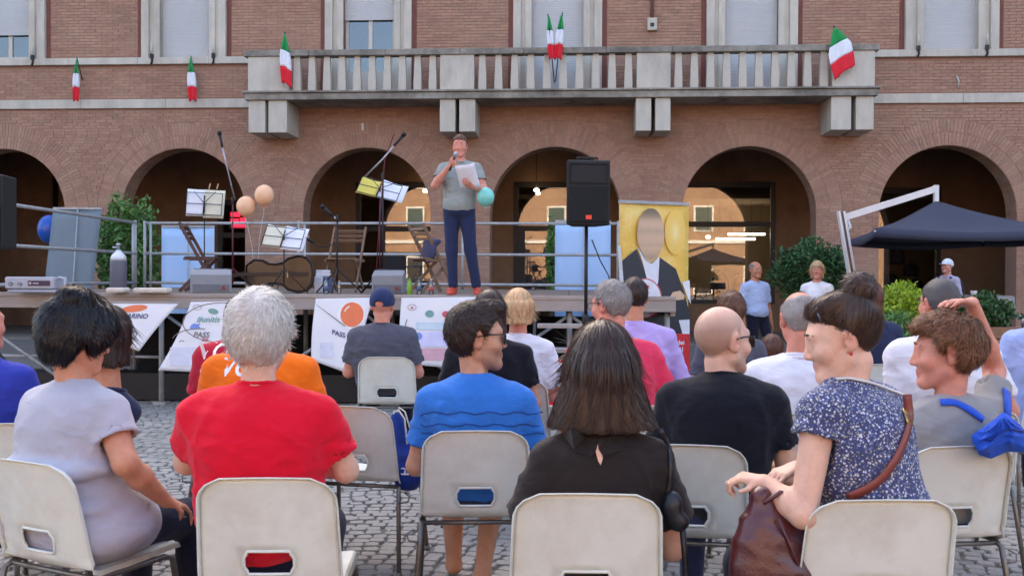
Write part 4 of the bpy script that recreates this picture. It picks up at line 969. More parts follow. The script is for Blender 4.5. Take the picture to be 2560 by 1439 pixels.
m = MB(); m.bx(SL, SL + .05, .05, 5.6, ZD - .20, ZD - .046); m.bx(SR - .05, SR, .05, 5.6, ZD - .20, ZD - .046); m.bx(SL, SR, 5.6, 5.65, ZD - .2, ZD); m.build("side_beam", M_trim, stg)
for i in range(n_p + 1):
    for y in (.12, 2.0, 3.9, 5.5):
        x = min(max(SL + i * pw, SL + .08), SR - .08); m = MB(); m.tube([(x, y, 0.03), (x, y, ZD - .046)], .03, 8); m.box((x, y, .015), (.14, .14, .03)); m.build("leg", M_alu, stg)
for i in range(n_p):
    m = MB(); a = SL + i * pw; m.tube([(a, .14, .25), (a + pw, .14, ZD - .2)] if i % 2 else [(a, .14, ZD - .2), (a + pw, .14, .25)], .02, 6); m.tube([(a, .16, .52), (a + pw, .16, .52)], .018, 6); m.build("brace", M_alu, stg)
m = MB(); m.bx(SL + .3, SR - .2, .35, .75, .02, .32); m.build("low_dark_beam", M_black, stg)  # low dark box added for the dark band beneath the deck
m = MB(); m.bx(SL + 1.0, SR - .4, 2.2, 2.3, .05, ZD - .3); m.build("under_stage_drape", mat("under_stage_dark", S(38, 36, 38), .95), stg)  # upright dark sheet added to stand for the shade under the deck
# steps and sloping handrail at the right of the stage front
stp = thing("stage_steps", "grey metal steps with sloping handrail at the right front of the stage", "steps", (0, 10.72, 0), R(-3))
for k in range(4):
    m = MB(); m.bx(.28, 1.10, -.28 * (4 - k) - .02, -.28 * (4 - k) + .26, .235 * (k + 1) - .04, .235 * (k + 1)); m.build("tread", M_trim, stp, bevel=.004)
for x in (.25, 1.12): m = MB(); m.beam((x, -1.15, .05), (x, -.03, 1.0), .03, .12); m.build("stringer", M_black, stp)
m = MB(); m.tube([(1.14, -1.2, 0.02), (1.14, -1.2, .9), (1.14, -.03, 1.75), (1.14, -.03, 1.0)], .02, 8); m.build("handrail", M_alu, stp)
# guard rails
def wpt(px, py, d): return at(px, py, d)
BL_ = at(362, 700, 16.5); BR_ = at(1545, 700, 15.9); FL_ = Vector((BL_.x - .05, 11.0, 0))
def rail_run(label, a, b, n):
    a = Vector((a.x, a.y, 0)); b = Vector((b.x, b.y, 0)); t = thing("guard_rail", label, "railing", (a.x, a.y, ZD), 0, "guard rails round the stage"); d = b - a
    for k in range(n + 1):
        m = MB(); p = d * (k / n); m.tube([(p.x, p.y, 0), (p.x, p.y, 1.10)], .026, 8); m.tube([(p.x + .1 * d.normalized().x, p.y + .1 * d.normalized().y, 0), (p.x + .1 * d.normalized().x, p.y + .1 * d.normalized().y, 1.06)], .022, 8); m.build("post", M_alu, t)
    for z in (1.06, .56, .08): m = MB(); m.tube([(0, 0, z), (d.x, d.y, z)], .023, 8); m.build("rail", M_alu, t)
    return t
rail_run("three-bar steel guard rail along the back edge of the stage", BL_, BR_, 3)
rail_run("three-bar steel guard rail along the left end of the stage", Vector((BL_.x - .12, BL_.y - .1, 0)), FL_, 1)
# ------------------------------------------------------------------ banners hanging from the stage front
M_ban = mat("banner_vinyl", S(238, 238, 242), 0.5, 0.03, 3); M_bor = mat("print_orange", S(240, 128, 84), .5, .06); M_bnv = mat("print_navy", S(70, 76, 120), .5); M_bgr = mat("print_green", S(120, 168, 160), .5); M_bbl = mat("print_blue", S(120, 150, 226), .5)
M_brd = mat("print_red", S(206, 90, 106), .5); M_bgy = mat("print_grey", S(120, 110, 112), .5); M_bfa = mat("print_faint", S(222, 224, 240), .5); M_bpk = mat("print_pink", S(216, 170, 184), .5); M_bll = mat("print_lilac", S(216, 216, 248), .5); M_bcy = mat("print_pale_cyan", S(206, 226, 236), .5); M_bwh = mat("print_white", S(246, 246, 246), .5)
def banner(label, TL, TR, BLc, BRc, d, wave, prints, texts):
    t = thing("banner", label, "banner", at((TL[0] + TR[0]) / 2, TL[1], d), 0, "printed banners on the stage front"); inv = Vector(t.location)
    def dep(u, v): return d - .02 - .06 * v * (1 - .4 * v) + wave * math.sin(u * 5 + 1.0) * v * .5
    def P(u, v, o=0.0):
        x = (TL[0] * (1 - u) + TR[0] * u) * (1 - v) + (BLc[0] * (1 - u) + BRc[0] * u) * v; y = (TL[1] * (1 - u) + TR[1] * u) * (1 - v) + (BLc[1] * (1 - u) + BRc[1] * u) * v
        x += 7 * math.sin(v * PI) * (1 if TL[0] > BLc[0] + 40 else -.5); return at(x, y, dep(u, v) - o) - inv
    m = MB(); m.sheet(lambda a, b: P(a, b), 16, 18); sh_ = m.build("sheet", M_ban, t, solid=.002)
    m = MB(); m.tube([P(0, 0, -.005), P(1, 0, -.005)], .012, 6); m.build("hem_rod", M_trim, t)
    def uv(px, py):
        u, v = .5, .5
        for _ in range(12):
            x = (TL[0] * (1 - u) + TR[0] * u) * (1 - v) + (BLc[0] * (1 - u) + BRc[0] * u) * v + 7 * math.sin(v * PI) * (1 if TL[0] > BLc[0] + 40 else -.5); y = (TL[1] * (1 - u) + TR[1] * u) * (1 - v) + (BLc[1] * (1 - u) + BRc[1] * u) * v
            wd = (TR[0] - TL[0]) * (1 - v) + (BRc[0] - BLc[0]) * v; hg = (BLc[1] - TL[1]) * (1 - u) + (BRc[1] - TR[1]) * u; u += (px - x) / wd; v += (py - y) / hg
        return u, v
    Q = lambda px, py, o=.004: P(*uv(px, py), o)
    for i, (kind, mt, a) in enumerate(prints):
        m = MB(); o = .004 + .0012 * i
        if kind == 'ell':
            cx, cy, rx, ry, ro = a; pts = [Q(cx + rx * math.cos(k) * math.cos(ro) - ry * math.sin(k) * math.sin(ro), cy + rx * math.cos(k) * math.sin(ro) + ry * math.sin(k) * math.cos(ro), o) for k in np.linspace(0, 2 * PI, 28, endpoint=False)]; m.add(pts + [Q(cx, cy, o)], [(k, (k + 1) % 28, 28) for k in range(28)])
        elif kind == 'arc':
            cx, cy, rx, ry, a0, a1, w_ = a; ks = np.linspace(a0, a1, 40); pts = []
            for k in ks: pts += [Q(cx + rx * math.cos(k), cy + ry * math.sin(k), o), Q(cx + (rx - w_) * math.cos(k), cy + (ry - w_) * math.sin(k), o)]
            m.add(pts, [(2 * k, 2 * k + 2, 2 * k + 3, 2 * k + 1) for k in range(39)])
        elif kind == 'poly':
            pts = [Q(x, y, o) for x, y in a]; m.add(pts, [tuple(range(len(a)))])
        elif kind == 'rect':
            x0, y0, x1, y1 = a; m.sheet(lambda u, v: Q(x0 + (x1 - x0) * u, y0 + (y1 - y0) * v, o), 8, 8)
        m.build("print", mt, sh_)
    for (tx, mt, cx, cy, sz, ro, shr) in texts:
        lettering("lettering", tx, mt, sh_, lambda x, y: Q(cx + x * math.cos(ro) - y * math.sin(ro) * -1 * 0 + y * 0, cy - y + x * math.sin(ro), .012), sz, shr, .3)
    return t
banner("white banner with a flat orange oval and the letters ARINO beside the black-haired woman", (258, 756), (448, 757), (250, 848), (348, 877), 10.62, .02,
       [('ell', M_bor, (336, 771, 33, 8.5, -.12)), ('rect', M_bfa, (318, 830, 338, 855))], [("ARINO", M_bnv, 342, 790, 17, 0.03, .35)])
banner("white banner with circular emblem and the letters unitis and PASS behind the red shirts", (478, 752), (664, 748), (395, 925), (575, 933), 10.6, .02,
       [('arc', M_bgy, (557, 806, 101, 51, 0, 6.28, 2.2)), ('arc', M_bgy, (493, 768, 11, 7, 0, 6.28, 1.0)), ('ell', M_bgr, (533, 778, 13, 7, .2)), ('poly', M_brd, [(566, 774), (580, 770), (590, 780), (576, 786)]),
        ('poly', M_bbl, [(474, 818), (480, 810), (486, 808), (492, 810), (500, 808), (497, 814), (501, 820), (494, 820), (478, 823)]), ('arc', M_bgy, (500, 850, 70, 30, 3.3, 4.9, 2)), ('rect', M_bfa, (425, 868, 492, 915)), ('arc', M_bgy, (455, 856, 8, 6, 3.4, 5.6, 1.6))],
       [("#unitis", M_bgr, 520, 798, 21, 0, .25), ("PASS", M_bgy, 502, 837, 19, .02, .3), ("Sie", M_brd, 512, 848, 14, .05, .3)])
banner("white banner printed with an orange balloon and the letters PAS behind the grey T-shirt man", (790, 744), (934, 741), (778, 899), (884, 938), 10.6, .02,
       [('ell', M_bwh, (878, 788, 34, 35, 0)), ('ell', M_bor, (880, 786, 29, 31, .15)), ('arc', M_bwh, (880, 786, 21, 23, 3.5, 4.4, 3)), ('poly', M_bgy, [(790, 761), (793, 762), (864, 814), (862, 816)]), ('rect', M_bfa, (800, 856, 832, 895))], [("PASS", M_bnv, 846, 834, 17, .28, .1)])
banner("white banner with blurred pastel logo bands beside the grey T-shirt man", (1004, 742), (1192, 739), (1000, 908), (1160, 922), 10.6, .015,
       [('arc', M_bgy, (1030, 768, 11, 8, 0, 6.28, 1.2)), ('ell', M_brd, (1030, 769, 4, 2.5, 0)), ('ell', M_bgr, (1074, 784, 11, 9, 0)), ('ell', M_brd, (1115, 785, 10, 8, 0)), ('rect', M_bcy, (1040, 805, 1118, 824)), ('rect', M_bll, (1046, 828, 1118, 866)), ('ell', M_bbl, (1043, 840, 13, 10, 0)), ('rect', M_bpk, (1052, 870, 1116, 900)), ('arc', M_bgy, (1060, 822, 48, 56, 2.85, 3.6, 2.2))], [])
# ------------------------------------------------------------------ roll-up banners
def rollup(label, x0, x1, ytop, d, m_print, skew=0.0, dd=0.0, side=-1):
    a = at(x0, ytop, d); b = at(x1, ytop, d + dd); c = Vector(((a.x + b.x) / 2, (a.y + b.y) / 2, 0)); wv = Vector((b.x - a.x, b.y - a.y, 0)); W_ = wv.length; h = a.z
    t = thing("rollup_banner", label, "banner", c, math.atan2(wv.y, wv.x))
    m = MB(); m.sheet(lambda u, v: ((u - .5) * W_ + skew * (v - 1), .015 * math.sin(u * PI), .09 + (h - .09) * v), 6, 12); m.build("sheet", m_print, t, solid=.003)
    m = MB(); m.bx(-W_ / 2 - .02, W_ / 2 + .02, -.08, .08, .025, .10); m.bx(-W_ / 2 + .05, -W_ / 2 + .10, -.2, .2, 0, .025); m.bx(W_ / 2 - .10, W_ / 2 - .05, -.2, .2, 0, .025); m.build("base", M_alu, t, bevel=.01)
    m = MB(); m.bx(-W_ / 2, W_ / 2, -.012, .022, h - .015, h + .02); m.build("top_bar", M_alu, t); m = MB(); m.tube([(skew * -.5, side * .03, .1), (0.02, side * .03, h)], .012, 6); m.build("support_pole", M_alu, t); return t, W_, h
rollup("grey back of a roll-up banner leaning outside the left end of the stage", 133, 255, 521, 16.9, mat("rollup_back_grey", S(118, 132, 142), .6, .08, 2), skew=.28)
M_sky_tint = mat("rollup_back_sky_tint", S(176, 208, 246), .5, .03, 2)  # white sheets; the sky's blue cast is put into their colour
rollup("white roll-up banner back with sky-blue light in its colour behind the left folding chair", 404, 536, 566, 17.3, M_sky_tint); rollup("white roll-up banner back with sky-blue light in its colour behind the loudspeaker stand", 1388, 1527, 553, 17.0, M_sky_tint)
# portrait roll-up
M_por = mat("portrait_yellow", S(240, 196, 84), .45, .12, 2.2, stain=S(250, 232, 170), sscale=2.2, samt=.85); M_pj = mat("print_jacket", S(36, 38, 50), .45); M_ps = mat("print_shirt", S(226, 228, 238), .45); M_pf = mat("print_face", S(196, 176, 134), .45, .05, 6); M_ph = mat("print_hair", S(148, 140, 100), .45); M_pr = mat("print_red_block", S(206, 40, 48), .45); M_psk = mat("print_hand", S(214, 180, 150), .45); M_pgl = mat("print_glow", S(248, 226, 160), .45)
pd = lambda px: 11.0 + (px - 1548) / 170 * .35
por, W_, h_ = rollup("tall roll-up banner with a suited portrait on yellow and a red foot", 1548, 1722, 504, 11.0, M_por, dd=.35, side=1)
por_back = [c for c in por.children if c.name.startswith("sheet")][0]; ploc = Vector(por.location); pinv = Matrix.Rotation(-por.rotation_euler.z, 4, 'Z')
def PQ(x, y, o): return pinv @ (at(x, y, pd(x) - .012 - o) - ploc)
def pprint(mt, pts, o):
    m = MB(); c = (sum(p[0] for p in pts) / len(pts), sum(p[1] for p in pts) / len(pts)); m.add([PQ(x, y, o) for x, y in pts] + [PQ(*c, o)], [(k, (k + 1) % len(pts), len(pts)) for k in range(len(pts))]); m.build("print", mt, por_back)
def pell(cx, cy, rx, ry, n=28): return [(cx + rx * math.cos(k), cy + ry * math.sin(k)) for k in np.linspace(0, 2 * PI, n, endpoint=False)]
[pprint(mat('print_glow_%d' % k, tuple(a + (b - a) * (k / 9) ** 2 for a, b in zip(S(241, 199, 92), S(249, 224, 148))), .45, .02), pell(1688, 580, 26 - 2.4 * k, 56 - 5 * k), .0022 + .0004 * k) for k in range(10)]
m = MB(); jac = [(1551, 655), (1592, 622), (1616, 690), (1630, 760), (1634, 832), (1553, 832)]; m.add([PQ(x, y, .006) for x, y in jac], [tuple(range(len(jac)))]); jac = [(1634, 832), (1630, 760), (1646, 690), (1648, 642), (1690, 672), (1712, 735), (1726, 790), (1726, 832)]; m.add([PQ(x, y, .0065) for x, y in jac], [tuple(range(len(jac)))]); m.build("print", M_pj, por_back)
pprint(M_ps, [(1594, 616), (1606, 652), (1618, 700), (1632, 765), (1646, 700), (1649, 640), (1638, 652), (1628, 660), (1612, 650)], .008)
pprint(M_pf, [(1600, 620), (1614, 650), (1626, 658), (1640, 648), (1650, 625), (1640, 600), (1612, 600)], .009); 
for k in range(43):      # soft, defocused face on the print, in bands from grey hair to chin
    y0_, y1_ = 521 + 129 * k / 43, 521 + 129 * (k + 1) / 43; hw = lambda y: 34 * math.sqrt(max(1 - ((y - 585) / 65) ** 2, 0)) * (1 - .12 * max((y - 600) / 50, 0)); tt = float(np.interp(k / 3, range(15), [0, .1, .35, .8, 1, .95, .74, .9, 1, .95, .82, .92, .8, .6, .55]))
    pprint(mat("print_face_%d" % k, tuple((1 - tt) * a + tt * b for a, b in zip(S(118, 104, 84), S(212, 178, 146))), .45, .03), [(1627 - hw(y0_), y0_), (1627 + hw(y0_), y0_), (1627 + hw(y1_), y1_), (1627 - hw(y1_), y1_)], .011)
pprint(M_psk, [(1674, 744), (1682, 730), (1700, 726), (1712, 738), (1710, 748), (1690, 750)], .010); pprint(M_ps, [(1697, 800), (1724, 798), (1724, 834), (1706, 834)], .009); pprint(M_ps, [(1705, 705), (1724, 700), (1727, 760), (1720, 745)], .007)
pprint(M_brd, pell(1612, 745, 43, 50), .012); pprint(M_ps, pell(1612, 745, 40, 47), .013)
for cx, cy, r in ((1618, 717, 8), (1632, 765, 7), (1600, 716, 5)): pprint(M_pr, [(cx + r * (1 if k % 2 else .45) * math.cos(k * PI / 5), cy + r * (1 if k % 2 else .45) * math.sin(k * PI / 5)) for k in range(10)], .014)
lettering("lettering", "alpou", M_brd, por_back, lambda x, y: PQ(1630 + x, 744 - y, .015), 17, 0, .3); lettering("lettering", "mo", M_brd, por_back, lambda x, y: PQ(1632 + x, 783 - y, .015), 15, 0, .3)
m = MB(); m.sheet(lambda u, v: PQ(1549 + 176 * u, 834 + 128 * v, .0125), 6, 4); m.build("print", M_pr, por_back)
for k, tx in enumerate(("dei", "#1", "te", "it")): lettering("lettering", tx, M_ps, por_back, lambda x, y: PQ(1702 + x, 856 + 17 * k - y, .016), 15, 0, .4)
# ------------------------------------------------------------------ loudspeakers
def speaker(label, px, ytop, ybot, d, wpx, yaw=0):
    p0 = at(px, ybot, d); p1 = at(px, ytop, d); t = thing("loudspeaker", label, "loudspeaker", p0, R(yaw), "loudspeakers on stands"); W_ = wpx * d / FPX; H_ = p1.z - p0.z; D_ = W_ * .8
    m = MB(); a = [(-W_ / 2, 0), (W_ / 2, 0), (W_ * .30, D_), (-W_ * .30, D_)]; m.add([(x, y, z) for z in (0.0, H_) for x, y in a], [(3, 2, 1, 0), (4, 5, 6, 7), (0, 1, 5, 4), (1, 2, 6, 5), (2, 3, 7, 6), (3, 0, 4, 7)]); m.build("cabinet", M_spk, t, bevel=.02)
    m = MB(); m.bx(-W_ * .44, W_ * .44, -.018, -.002, H_ * .05, H_ * .60); m.build("grille", mat("speaker_grille", S(20, 20, 22), .8, .1, 60, .6, 400), t, bevel=.008)
    m = MB(); m.add([(-W_ * .40, -.004, H_ * .66), (W_ * .40, -.004, H_ * .66), (W_ * .40, -.004, H_ * .93), (-W_ * .40, -.004, H_ * .93), (-W_ * .1, .06, H_ * .74), (W_ * .1, .06, H_ * .74), (W_ * .1, .06, H_ * .85), (-W_ * .1, .06, H_ * .85)], [(0, 1, 5, 4), (1, 2, 6, 5), (2, 3, 7, 6), (3, 0, 4, 7), (4, 5, 6, 7)]); m.tube([(-W_ * .42, -.006, H_ * .645), (W_ * .42, -.006, H_ * .645), (W_ * .42, -.006, H_ * .945), (-W_ * .42, -.006, H_ * .945)], .006, 6, closed=True); m.build("horn", M_spk, t)
    m = MB(); m.bx(-.028, .028, -.024, -.019, H_ * .09, H_ * .155); m.build("logo_plate", mat("speaker_logo_red", S(236, 66, 44), .4), t)
    m = MB(); m.tube([(-.10, .1, H_), (-.10, .1, H_ + .03), (.10, .1, H_ + .03), (.10, .1, H_)], .012, 6); m.build("handle", M_spk, t)
    s = thing("speaker_stand", label.replace("black loudspeaker", "black tripod stand under the loudspeaker"), "stand", (p0.x, p0.y, 0), R(yaw), "tripod speaker stands"); z = p0.z - .002; y_ = D_ * .4
    off = Vector((0, y_, 0)); off.rotate(Euler((0, 0, R(yaw)))); s.location = (p0.x + off.x, p0.y + off.y, 0)
    m = MB(); m.tube([(0, 0, .12), (0, 0, 1.0)], .022, 10); m.tube([(0, 0, 1.0), (0, 0, z)], .0175, 10); m.build("pole", M_black, s); m = MB(); m.lathe([(.03, .96), (.036, .98), (.036, 1.05), (.03, 1.07)], seg=10); m.tube([(0, 0, 1.02), (.08, 0, 1.02)], .012, 6); m.build("collar", M_black, s)
    for k in range(3):
        a = R(40 + 120 * k); m = MB(); m.tube([(.03 * math.cos(a), .03 * math.sin(a), .72), (.55 * math.cos(a), .55 * math.sin(a), .018)], .014, 6); m.tube([(.02 * math.cos(a), .02 * math.sin(a), .25), (.30 * math.cos(a), .30 * math.sin(a), .36)], .009, 6); m.build("leg", M_black, s)
    return t
sp1 = speaker("black loudspeaker with a red badge raised right of the singer", 1471, 400, 563, 9.6, 112, 4)
sp2 = speaker("black loudspeaker cut off by the left edge of the picture", -48, 436, 620, 9.6, 120, -6)
# speaker cable from the stage to the loudspeaker stand
m = MB(); p = [at(1480, 600, 9.8), at(1500, 650, 10.2), at(1522, 690, 10.8), at(1530, 740, 11.0)]; m.tube(p, .007, 6); cb = m.build("speaker_cable", M_blkpl); tag(cb, "thin black cable running down from the loudspeaker pole to the stage", "cable")
# ------------------------------------------------------------------ things on stage
M_page = mat("music_paper", S(236, 236, 244), .7, .04, 8); M_yel = mat("yellow_folder", S(222, 206, 92), .6, .06); M_peg = mat("wooden_peg", S(206, 168, 122), .7); M_win = mat("wine_red_tape", S(92, 34, 40), .6); M_sil = mat("chrome_tube", S(176, 176, 184), .3, .05, metal=.7); M_cream = mat("cream_page", S(226, 220, 196), .7)
def tripod(t, z0, zt, mt, r=.008, spread=.28):
    m = MB(); m.tube([(0, 0, z0 + .10), (0, 0, zt)], r, 8); m.build("pole", mt, t)
    for k in range(3):
        a = R(30 + 120 * k); m = MB(); m.tube([(0, 0, z0 + .30), (spread * math.cos(a), spread * math.sin(a), z0 + .008)], r * .8, 6); m.build("leg", mt, t)
def music_stand(label, px, py, d, w_, h_, yaw, tilt, roll, pages, pmat=M_black):
    c = at(px, py, d); t = thing("music_stand", label, "music stand", (c.x, c.y, ZD), R(yaw), "music stands on the stage"); z = c.z - ZD; tripod(t, 0, z, pmat)
    Rm = Euler((R(tilt), R(roll), 0)).to_matrix(); f = lambda x, zz, y=0: tuple(Rm @ Vector((x, y, zz)) + Vector((0, 0, z)))
    m = MB()
    for zz in (-.5, -.08, .35): m.tube([f(-.5 * w_, zz * h_, -.012), f(.5 * w_, zz * h_, -.012)], .005, 5)
    for xx in (-.5, .5): m.tube([f(xx * w_, -.5 * h_, -.012), f(xx * w_, .35 * h_, -.012)], .005, 5)
    m.tube([f(0, -.5 * h_, -.014), f(0, .25 * h_, -.014)], .009, 6); m.tube([f(0, -.05 * h_, -.014), f(-.3 * w_, .4 * h_, -.014)], .0045, 5); m.tube([f(0, -.05 * h_, -.014), f(.3 * w_, .4 * h_, -.014)], .0045, 5); m.build("desk", M_black, t)
    for (x0, x1, z0, z1, mt, by) in pages:
        m = MB(); m.sheet(lambda u, v: f((x0 + (x1 - x0) * u) * w_, (z0 + (z1 - z0) * v) * h_, .012 + by + .03 * math.sin(u * 2.6) * v), 6, 5); m.build("page", mt, t, solid=.003)
    return t, f
t1, f1 = music_stand("music stand with white pages and two wooden pegs seen from behind, left of the balloons", 511, 505, 13.0, .46, .34, 2, -8, 2, [(-.5, .02, -.55, .5, M_page, 0), (-.02, .55, -.6, .5, M_cream, .004)])
for xx in (.12, .34): m = MB(); m.box(f1(xx * .46, .21, -.01), (.012, .018, .075), (0, R(14), 0)); m.build("peg", M_peg, t1)
t2, f2 = music_stand("low music stand with lilac white pages above the cello", 710, 590, 11.5, .46, .30, -6, -30, 6, [(-.5, 0, -.5, .48, M_cream, 0), (-.02, .56, -.55, .5, M_page, .005)])
m = MB(); m.box(f2(.27, .02, 0), (.05, .012, .012), (0, R(-25), 0)); m.build("peg", M_peg, t2)
t3, f3 = music_stand("tall music stand holding a yellow folder and curling white pages", 950, 470, 12.0, .50, .28, -5, -35, 14, [(-.52, -.02, -.5, .42, M_yel, 0), (.0, .62, -.45, .55, M_page, .01)], M_win)
def mic_stand(label, px, py, d, boom, mat_p=M_black, mic=True, tape=None):
    c = at(px, py, d); t = thing("microphone_stand", label, "microphone stand", (c.x, c.y, ZD), 0, "microphone stands on the stage"); z = c.z - ZD; tripod(t, 0, z, mat_p, .011, .32)
    q = [at(x, y, dd) - Vector((c.x, c.y, ZD)) for x, y, dd in boom]; m = MB(); m.tube(q, .010, 8); m.build("boom", M_sil, t)
    m = MB(); e = q[-1]; dirv = (q[-1] - q[-2]).normalized(); m.tube([e, e + dirv * .07, e + dirv * .16], [.014, .016, .022], 8); m.tube([e + dirv * .16, e + dirv * .20], [.028, .026], 8, 1); m.build("microphone", [M_black, M_blk], t)
    m = MB(); m.lathe([(.016, z - .05), (.02, z - .03), (.02, z + .02), (.014, z + .04)], seg=8); m.build("clutch", M_black, t)
    if tape:
        m = MB(); m.tube([at(x, y, dd) - Vector((c.x, c.y, ZD)) for x, y, dd in tape], .007, 6); m.build("cable", M_win, t)
    return t
mic_stand("wine-coloured microphone stand with its silver boom rising leftwards over the balloons", 582, 500, 12.8, [(588, 500, 12.8), (578, 462, 12.7), (563, 400, 12.6), (556, 368, 12.6)], M_win)
mic_stand("microphone stand with long silver boom rising to the right of the third arch", 957, 440, 11.7, [(912, 442, 11.8), (957, 398, 11.7), (985, 365, 11.7)], M_black, tape=[(985, 335, 11.7), (962, 400, 11.7), (948, 560, 11.65), (940, 690, 11.65)])
mic_stand("straight dark microphone stand in the middle of the stage before a folding chair", 843, 545, 12.0, [(843, 560, 12.0), (842, 548, 12.0), (834, 541, 12.0)])
tg = thing("gooseneck_microphone", "small microphone on a drooping gooseneck beside the middle folding chair", "microphone", at(838, 608, 12.0), 0); b_ = Vector(tg.location)
m = MB(); m.tube([at(x, y, 12.0) - b_ for x, y in ((838, 608), (820, 616), (800, 616), (784, 606))], .008, 6); m.build("gooseneck", M_black, tg); m = MB(); m.tube([at(784, 606, 12) - b_, at(776, 600, 12) - b_, at(768, 596, 12) - b_], [.012, .02, .022], 8); m.build("capsule", M_black, tg)
M_wood = mat("folding_chair_wood", S(128, 100, 78), .6, .2, 8, stretch=(1, 1, 4)); M_wooddk = mat("folding_chair_dark_wood", S(84, 58, 48), .55, .2, 8)
def folding_chair(label, px, py, d, yaw, mt):
    """px,py: seat centre"""
    c = at(px, py, d); t = thing("folding_chair", label, "folding chair", (c.x, c.y, ZD), R(yaw), "wooden folding chairs on the stage")
    for k in range(6): m = MB(); m.bx(-.20, .20, -.18 + k * .062, -.18 + k * .062 + .05, .425, .443); m.build("seat_slat", mt, t, bevel=.003)
    for s in (-1, 1):
        m = MB(); m.beam((s * .215, -.24, .86), (s * .215, .22, 0.01), .022, .04); m.build("leg", mt, t); m = MB(); m.beam((s * .188, .16, .43), (s * .188, -.24, 0.01), .022, .04); m.build("leg", mt, t); m = MB(); m.beam((s * .205, -.19, .412), (s * .205, .19, .412), .02, .03); m.build("seat_rail", mt, t)
    for z, h in ((.80, .05), (.735, .04), (.675, .04)): m = MB(); y = -.24 + (.86 - z) * .54; m.box((0, y - .012, z), (.43, .014, h), (R(-28), 0, 0)); m.build("back_slat", mt, t, bevel=.003)
    return t
folding_chair("dark wooden folding chair side-on at the left of the stage", 505, 660, 12.6, -82, M_wooddk); folding_chair("weathered wooden folding chair behind the middle microphone stand", 862, 658, 13.2, 172, M_wood)
fc3 = folding_chair("wooden folding chair with a dark jacket just left of the singer", 1082, 655, 12.6, -60, M_wood)
s = SDF((-.3, -.12, -.3), (.3, .12, .12), .02); s.cone((-.18, 0, 0), (.18, 0, 0), .035, None, .03); s.ell((0, -.04, -.12), (.2, .04, .14), .04); s.warp(fold_fn(5, .012)); P, Q = s.mesh()
jk = link("draped_jacket", np_mesh("draped_jacket", P, Q, cloth("slate_jacket", S(74, 74, 104)))); pj = at(1080, 605, 12.5); jk.location = pj; jk.rotation_euler = (0, 0, R(-60)); tag(jk, "slate blue jacket hung over the folding chair left of the singer", "jacket")
M_wedge = mat("monitor_grey", S(138, 140, 146), .6, .08); M_wgr = mat("monitor_grille", S(112, 114, 120), .7, .1, 60, .4, 300)
def wedge(label, px, py, d, w_, yaw):
    c = at(px, py, d); t = thing("stage_monitor", label, "stage monitor", (c.x, c.y, ZD + .012), R(yaw), "wedge stage monitors"); pr = [(-.17, 0), (.20, 0), (.20, .12), (.05, .27), (-.17, .21)]
    m = MB(); n = len(pr); m.add([(x, y, z) for x in (-w_ / 2, w_ / 2) for y, z in pr], [list(range(n)), list(range(2 * n - 1, n - 1, -1))] + [(k, k + n, (k + 1) % n + n, (k + 1) % n) for k in range(n)]); m.build("cabinet", M_wedge, t, bevel=.012)
    m = MB(); m.bx(-w_ * .44, w_ * .44, -.178, -.172, .02, .10); m.build("rear_panel", M_wgr, t); m = MB(); m.add([(-w_ * .43, .066, .268), (w_ * .43, .066, .268), (w_ * .43, .192, .14), (-w_ * .43, .192, .14)], [(0, 1, 2, 3)]); m.build("grille", M_wgr, t, solid=.006, loc=(0, .006, .006)); m = MB(); m.lathe([(.02, 0), (.02, .012)], (w_ * .3, -.18, .06), 10, M=Matrix.Rotation(R(90), 3, 'X')); m.build("socket", mat("socket_red", S(150, 40, 46), .5), t); return t
wedge("grey wedge monitor at the front left of the stage by the folding chair", 528, 735, 11.2, .44, 16); wedge("grey wedge monitor behind the navy cap", 973, 728, 11.6, .36, 0)
# cello lying on its side
M_cel = mat("cello_varnish", S(50, 33, 23), .3, .25, 6, coat=.5, stretch=(1, 1, .3)); M_celd = mat("cello_edge", S(34, 26, 24), .4)
c = at(700, 738, 12.0); t = thing("cello", "brown cello lying on its side in the middle of the stage", "cello", (c.x, c.y, ZD + .005), R(6))
outl = [(-.40, .0), (-.39, .10), (-.30, .17), (-.20, .165), (-.13, .125), (-.05, .118), (.04, .135), (.10, .19), (.22, .222), (.32, .20), (.38, .12), (.40, .0)]; outl = outl + [(x, -z) for x, z in outl[-2:0:-1]]
m = MB(); m.prism([(x, z + .225) for x, z in outl], -.06, .06); m.build("body", M_cel, t, bevel=.02); m = MB(); m.tube([(x, -.062, z + .225) for x, z in outl], .011, 6, closed=True); m.tube([(x, .062, z + .225) for x, z in outl], .011, 6, closed=True); m.build("edging", M_celd, t)
m = MB(); m.beam((-.40, -.05, .225), (-.86, -.09, .16), .03, .045); m.box((-.90, -.095, .155), (.09, .035, .06)); m.tube([(-.94, -.10, .17), (-.97, -.10, .15), (-.96, -.10, .12), (-.93, -.1, .125)], .014, 6); m.build("neck", M_celd, t); m = MB(); m.beam((.02, -.085, .225), (-.50, -.10, .215), .018, .04); m.build("fingerboard", M_celd, t); m = MB(); m.box((.10, -.085, .225), (.012, .05, .09)); m.build("bridge", M_peg, t); m = MB(); m.beam((.14, -.085, .225), (.34, -.07, .225), .016, .045); m.build("tailpiece", M_celd, t)
